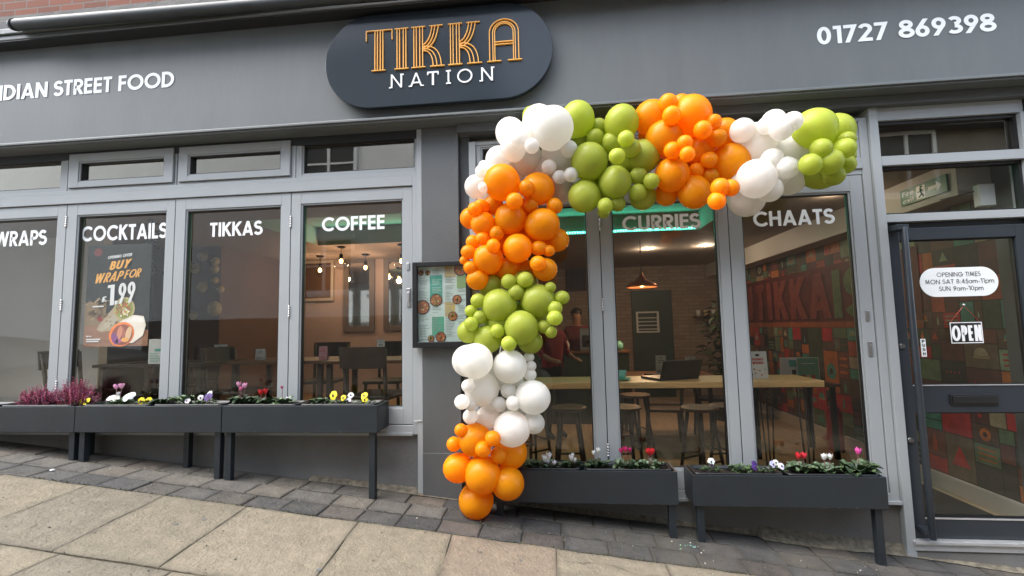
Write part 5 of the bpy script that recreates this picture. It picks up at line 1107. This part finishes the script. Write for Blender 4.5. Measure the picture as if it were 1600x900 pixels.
# glass globe pendants
for lab, px, py, Y, drop in (('glass globe pendant with a glowing bulb, largest in the COFFEE window', 533, 408, 2.7, .17), ('glass globe pendant at the right edge of the COFFEE window', 627, 408, 2.7, .17), ('small glass globe pendant left of the largest one', 500, 422, 3.4, 0), ('small glass globe pendant in front of the middle mirror', 571, 418, 3.4, 0)):
    p = at(px, py, Y); e = empty('globe_pendant', lab, 'lamp', 'glass globe pendants inside the COFFEE window'); MB().use('clear_glass').ball(p+Vector((0, 0, -.03)), .095 if drop else .075, 20, 14).build('globe', None, e)
    MB().use('bulb_glow').ball(p, .024, 12, 8, (1, 1, 1.3)).build('bulb', None, e); MB().use('black_metal').lathe([(0, .10), (.02, .10), (.035, .03), (.0, .03)], p, 14).build('socket', None, e)
    top = CE; MB().use('black_metal').tube([(p.x, p.y, p.z+.09), (p.x, p.y, top)], .004, 6).build('cord', None, e); MB().use('black_metal').lathe([(0, -.02), (.05, -.02), (.06, 0), (0, 0)], (p.x, p.y, top-.001), 16).build('ceiling_rose', None, e); point(e, p+Vector((0, -.0, -.05)), 2.4, (1, .62, .40))
for lab, px, py in (('left recessed ceiling spotlight beyond the copper lamp', 1013, 389), ('right recessed ceiling spotlight near the window frame', 1102, 384), ('recessed ceiling spotlight above the CHAATS lettering', 1303, 304)):
    p = onz(px, py, CE-.004); e = empty('ceiling_spotlight', lab, 'spotlight', 'recessed ceiling spotlights'); MB().use('spot_glow').lathe([(0, -.002), (.028, -.002), (.030, 0), (0, 0)], p, 16).build('lens', None, e); MB().use('steel').lathe([(.030, -.003), (.042, -.003), (.044, .002), (.030, .002)], p, 20).build('trim_ring', None, e); point(e, p+Vector((0, 0, -.04)), .7 if px > 1200 else 3, (1, .80, .6), .03)
xp = at(150, 500, 1.35).x
mb = MB().use('pale_render'); mb.box(-7, xp, 1.40, 1.50, .43, CE); mb.build('interior_wall', None, shop)
# decorated dark column with baskets, wrought iron scrolls
xa, xb = at(262, 400, 2.3).x, at(344, 400, 2.3).x
MB().box(xa, xb, 2.32, 3.9, .43, CE).build('interior_wall', 'brown_wall', shop)
for k, (px, py, r) in enumerate([(315, 400, .075), (303, 418, .085), (335, 408, .06), (334, 420, .06), (314, 448, .085), (333, 482, .105), (300, 493, .06), (334, 438, .05), (316, 380, .045), (343, 452, .05)]):
    p = at(px, py, 2.28); lab = ['pale woven basket at the top centre of the brown wall', 'round basket at the left edge of the basket display', 'small basket beside the hanging cord', 'small basket touching the cord below its neighbour', 'round basket halfway down the brown wall', 'largest golden basket, low on the brown wall', 'half hidden basket lowest on the brown wall', 'tiny basket threaded on the cord', 'tiny basket highest on the brown wall', 'tiny basket at the right edge of the brown wall'][k]
    o = MB().use('basket_straw').lathe([(0, .02), (r*.35, .018), (r*.5, .05), (r*.55, .02), (r, .0), (r*.98, -.008), (0, -.004)], (0,0,0), 20).build('woven_basket'); o.location = (p.x, 2.30, p.z); o.rotation_euler = (R_(90), 0, 0); tag(o, lab, 'basket', 'woven baskets on the brown wall')
sc_ = MB().use('black_metal'); random.seed(11)
for k in range(15):
    px, py = random.uniform(196, 262), random.uniform(342, 440); p = at(px, py, .34); r = random.uniform(.05, .10); a0 = random.uniform(0, 6.28); sg_ = random.choice((-1, 1))
    sc_.tube([(p.x+r*(1-t/22)*math.cos(a0+sg_*t*.38), .34, p.z+r*(1-t/22)*math.sin(a0+sg_*t*.38)) for t in range(20)], .006, 6)
sc_.tube([at(262, 335, .34), at(262, 560, .34)], .008, 6)
tag(sc_.build('iron_scroll_screen'), 'black wrought iron scroll screen behind the poster window', 'screen')
random.seed(3)
ext = empty('fire_extinguisher', 'dark red extinguisher standing against the mural wall', 'extinguisher'); p = at(1298, 690, 1.9); p = Vector((3.02, 2.2, 0)); MB().use('extinguisher_red').lathe([(0, 0), (.075, 0), (.08, .02), (.08, .40), (.055, .47), (.025, .50), (0, .50)], p, 20).build('cylinder', None, ext); MB().use('print_black').tube([p+Vector((0, 0, .50)), p+Vector((0, 0, .56)), p+Vector((-.07, -.03, .56))], .014, 8).build('valve', None, ext)

# ---- clutter on the counter and a plant
cm = empty('coffee_machine', 'steel coffee machine on the dark green counter', 'coffee machine'); MB().box(.30, .78, 3.72, 4.10, 1.062, 1.40).build('housing', 'steel', cm, .012)
MB().use('print_black').box(.33, .75, 3.70, 3.718, 1.12, 1.30).build('front_panel', None, cm)
for hx in (.42, .64): MB().use('black_metal').tube([(hx, 3.70, 1.22), (hx, 3.58, 1.20)], .014, 8).build('filter_handle', None, cm)
for k, (lab, x_, h_, m_) in enumerate((('tall dark bottle at the left end of the counter top', -.62, .30, 'laptop_black'), ('squat glass jar beside the tall dark bottle', -.40, .17, 'basket_straw'), ('terracotta red jar in the middle of the counter', -.18, .20, 'extinguisher_red'), ('pale stack of bowls left of the coffee machine', .10, .15, 'paper'), ('small teal pot right of the coffee machine', .90, .14, 'teal_cup'))):
    r_ = .045+.012*(k % 3); o = MB().use(m_).lathe([(0, 0), (r_, 0), (r_, h_*.7), (r_*.55, h_*.85), (r_*.5, h_), (0, h_)], (0, 0, 0), 16).build('jar' if k else 'bottle'); o.location = (x_, 3.85, 1.061); tag(o, lab, 'jar' if k else 'bottle', 'jars and bottles on the counter')
pp_ = at(1130, 560, 3.9); pt = empty('potted_plant', 'dark leafy potted plant near the right window joint, deep in the shop', 'plant', loc=(pp_.x, 3.9, 0))
MB().use('black_frame').lathe([(0, 0), (.14, 0), (.18, .34), (.16, .34), (.15, .30), (0, .30)], (0, 0, 0), 20).build('pot', None, pt)
mb = MB().use('leaf')
for k in range(170):
    a = random.uniform(0, 6.28); z = random.uniform(.5, 1.75); q = .30*math.sin(math.pi*(z-.35)/1.5)*random.random()**.5; leafblade(mb, (q*math.cos(a), q*math.sin(a), z), a, random.uniform(-.3, .9), random.uniform(.12, .20), .07, (DKG, GR))
mb.tube([(0, 0, .3), (.02, 0, 1.4)], .015, 6); mb.build('foliage', None, pt)
sh = empty('wall_shelf', 'wooden wall shelf with glasses on the back brick wall', 'shelf'); sx_ = at(1085, 500, 6.1).x; MB().box(sx_, sx_+.75, 5.98, 6.19, 1.55, 1.58).build('board', 'walnut', sh, .003)
for k in range(5):
    o = MB().use('basket_straw' if k % 2 else 'paper').lathe([(0, 0), (.035, 0), (.045, .12), (.04, .12), (.03, .01), (0, .01)], (0, 0, 0), 12).build('glass_jar'); o.location = (sx_+.08+k*.145, 6.08, 1.582); tag(o, ['leftmost jar on the back wall shelf', 'second jar from the left on the shelf', 'middle jar on the back wall shelf', 'fourth jar from the left on the shelf', 'rightmost jar on the back wall shelf'][k], 'jar', 'jars on the wall shelf')
# scuffs on the planters, gum and grit on the flags
mb = MB().use('leaf')
for k in range(900):
    x, y = random.uniform(-3.4, 2.0), random.uniform(-1.9, -.02); z = ground(x)+.0035; s_ = random.uniform(.0012, .0038)*(1 if random.random() < .93 else 2); t = random.random()*3; mb.col(random.choice([(.35, .33, .28), (.08, .07, .05), (.05, .05, .05), (.2, .17, .11), (.12, .10, .06)]))
    mb.hull([(x+s_*math.cos(t+j*1.57)*random.uniform(.6, 1.4), y+s_*math.sin(t+j*1.57), z-.003) for j in range(4)], [(x+s_*.6*math.cos(t+j*1.57), y+s_*.6*math.sin(t+j*1.57), z+s_*.5) for j in range(4)])
tag(mb.build('pavement_grit'), 'grit and crumbs scattered over flags and pavers', 'grit', kind='stuff')
# ---- two members of staff behind the counter, seen dimly
def person(label, x, y, z0, rz, hgt, shirt, lean=0.0, arm=0.0):
    e = empty('person', label, 'person', loc=(x, y, z0), rz=rz); s = hgt/1.75
    J_ = {'pel': ((0, 0, .95), .13), 'wai': ((0, .0, 1.08), .125), 'che': ((0, .0, 1.30), .15), 'nec': ((0, 0, 1.47), .06), 'hd0': ((0, -.01, 1.55), .075), 'hd1': ((0, -.015, 1.64), .095), 'hd2': ((0, 0, 1.71), .075)}
    E_ = [('pel', 'wai'), ('wai', 'che'), ('che', 'nec'), ('nec', 'hd0'), ('hd0', 'hd1'), ('hd1', 'hd2')]
    for s_, sd in (('l', -1), ('r', 1)):
        J_.update({'sh'+s_: ((sd*.17, 0, 1.42), .062), 'el'+s_: ((sd*.24, -.02-arm*.1, 1.16), .045), 'wr'+s_: ((sd*.20, -.22-arm*.1, 1.08), .030), 'ha'+s_: ((sd*.18, -.30-arm*.1, 1.07), .034), 'hi'+s_: ((sd*.09, 0, .90), .095), 'kn'+s_: ((sd*.10, -.02, .50), .06), 'an'+s_: ((sd*.10, .01, .09), .042), 'to'+s_: ((sd*.11, -.13, .04), .036)})
        E_ += [('che', 'sh'+s_), ('sh'+s_, 'el'+s_), ('el'+s_, 'wr'+s_), ('wr'+s_, 'ha'+s_), ('pel', 'hi'+s_), ('hi'+s_, 'kn'+s_), ('kn'+s_, 'an'+s_), ('an'+s_, 'to'+s_)]
        for f_ in range(4): J_['f%d%s' % (f_, s_)] = ((sd*(.15+.02*f_), -.375-arm*.1-.004*(f_ in (1, 2))*3, 1.05), .0085); E_.append(('ha'+s_, 'f%d%s' % (f_, s_)))
        J_['th'+s_] = ((sd*.13, -.33-arm*.1, 1.075), .009); E_.append(('ha'+s_, 'th'+s_))
    me = bpy.data.meshes.new('body'); ks = list(J_); me.from_pydata([tuple(c*s for c in J_[k][0]) for k in ks], [(ks.index(a), ks.index(b)) for a, b in E_], []); o = bpy.data.objects.new('body', me); C.objects.link(o); o.parent = e
    bq = bmesh.new(); bq.from_mesh(me); bq.verts.layers.skin.verify(); bq.to_mesh(me); bq.free()
    for i, k in enumerate(ks): r = J_[k][1]*s; me.skin_vertices[0].data[i].radius = (r*(1.25 if k in ('che', 'wai', 'pel') else 1), r*(.8 if k in ('che', 'wai', 'pel') else 1)); me.skin_vertices[0].data[i].use_root = (k == 'pel')
    o.modifiers.new('skin', 'SKIN').use_smooth_shade = True; sb = o.modifiers.new('sub', 'SUBSURF'); sb.levels = 2; sb.render_levels = 2
    bpy.context.view_layer.update(); dg = bpy.context.evaluated_depsgraph_get(); m2 = bpy.data.meshes.new_from_object(o.evaluated_get(dg)); o.modifiers.clear(); o.data = m2; m2.materials.clear()
    for q in ('skin', shirt, 'black_cloth'): m2.materials.append(M[q])
    for p_ in m2.polygons:
        z = p_.center.z/s; p_.use_smooth = True; ax_ = abs(p_.center.x)/s; yy = -p_.center.y/s
        p_.material_index = 2 if z < .97 and not (yy > .12 and z > .9) else 1 if (z < 1.47 and yy < .12) else 0
    MB().use('hair').ball((0, .018*s, 1.69*s), .098*s, 16, 12, (1, 1.05, .95)).build('hair', None, e)
    mb = MB().use('skin'); mb.ball((0, -.115*s, 1.635*s), .014*s, 8, 6, (.8, 1, 1.5)); mb.ball((-.098*s, 0, 1.64*s), .02*s, 8, 6, (.5, .8, 1.3)); mb.ball((.098*s, 0, 1.64*s), .02*s, 8, 6, (.5, .8, 1.3)); mb.build('nose_and_ears', None, e)
    mb = MB().use('print_black'); [mb.ball((q*.034*s, -.100*s, 1.665*s), .009*s, 8, 6) for q in (-1, 1)]; mb.tube([(-.025*s, -.100*s, 1.592*s), (.025*s, -.100*s, 1.592*s)], .004, 6); mb.build('eyes_and_mouth', None, e)
person('person in a red shirt standing half behind the balloons, black trousers', at(862, 520, 2.7).x, 2.7, 0, R_(40), 1.66, 'red_cloth')
person('person in a maroon shirt behind the counter, dark hair', at(901, 500, 4.35).x, 4.45, 0, R_(-10), 1.72, 'maroon_cloth')

# ================================================================== ACROSS THE STREET (seen only as reflections)
def street_house(label, x0, x1, y, h, wallm, wins, low=None):
    g0 = min(ground(x0), ground(x1))-.3; e = empty('street_house', label, 'building', 'buildings across the street')
    MB().box(x0, x1, y-4, y, g0, h).build('wall', wallm, e)
    if low: MB().box(x0+.02, x1-.02, y, y+.02, g0, low).build('painted_base', 'opp_dark', e)
    mb = MB().use('roof_slate'); mb.hull([(x0-.1, y+.35, h), (x1+.1, y+.35, h), (x1+.1, y-4, h), (x0-.1, y-4, h)], [(x0-.1, y-1.6, h+1.7), (x1+.1, y-1.6, h+1.7), (x1+.1, y-2.2, h+1.7), (x0-.1, y-2.2, h+1.7)]); mb.build('roof', None, e)
    for (wx, wz, ww, wh) in wins:
        mb = MB().use('white_frame'); frame_bars(mb, wx, wx+ww, wz, wz+wh, wx+.07, wx+ww-.07, wz+.07, wz+wh-.07, y+.021, y+.07); mb.box(wx+ww/2-.03, wx+ww/2+.03, y+.03, y+.065, wz+.07, wz+wh-.07); mb.box(wx+.07, wx+ww-.07, y+.032, y+.062, wz+wh*.5-.02, wz+wh*.5+.02); mb.box(wx-.08, wx+ww+.08, y+.021, y+.14, wz-.07, wz-.001)
        f = mb.build('window', None, e); MB().box(wx+.07, wx+ww-.07, y+.024, y+.03, wz+.07, wz+wh-.07).build('pane', 'gasket', f)
street_house('pale rendered house across the street, reflected in the left windows', -26, -9.4, -6.2, 7.4, 'pale_render', [(-17, 3.9, 1.1, 1.3), (-21, 3.9, 1.1, 1.3), (-15, 1.6, 1.3, 1.3)])
street_house('white rendered house across the street with sash windows', -9.3, -1.6, -6.0, 7.2, 'pale_render', [(-5.7, 2.25, 1.35, 1.2), (-5.6, 4.6, 1.3, 1.0), (-3.0, 2.3, .9, 1.2)], low=1.75)
street_house('dark brick house across the street, reflected in the right windows', -1.5, 14, -6.4, 5.2, 'opp_dark', [(6.5, 3.9, 1.1, 1.3), (9.8, 3.9, 1.1, 1.3)])

# put every Empty at the base of its thing
bpy.context.view_layer.update()
for e in [o for o in bpy.data.objects if o.type == 'EMPTY' and not o.parent and o.location.length < 1e-6]:
    mn, mx = Vector((1e9,)*3), Vector((-1e9,)*3)
    for ch in e.children_recursive:
        if ch.type == 'MESH':
            for c in ch.bound_box: w = ch.matrix_world @ Vector(c); mn = Vector(map(min, mn, w)); mx = Vector(map(max, mx, w))
    L_ = Vector(((mn.x+mx.x)/2, (mn.y+mx.y)/2, mn.z)); e.location = L_
    for ch in e.children: ch.location -= L_
for e in [o for o in bpy.data.objects if o.type == 'EMPTY' and o.name.startswith('planter_box')]:
    for ch in e.children: ch.location -= e.location
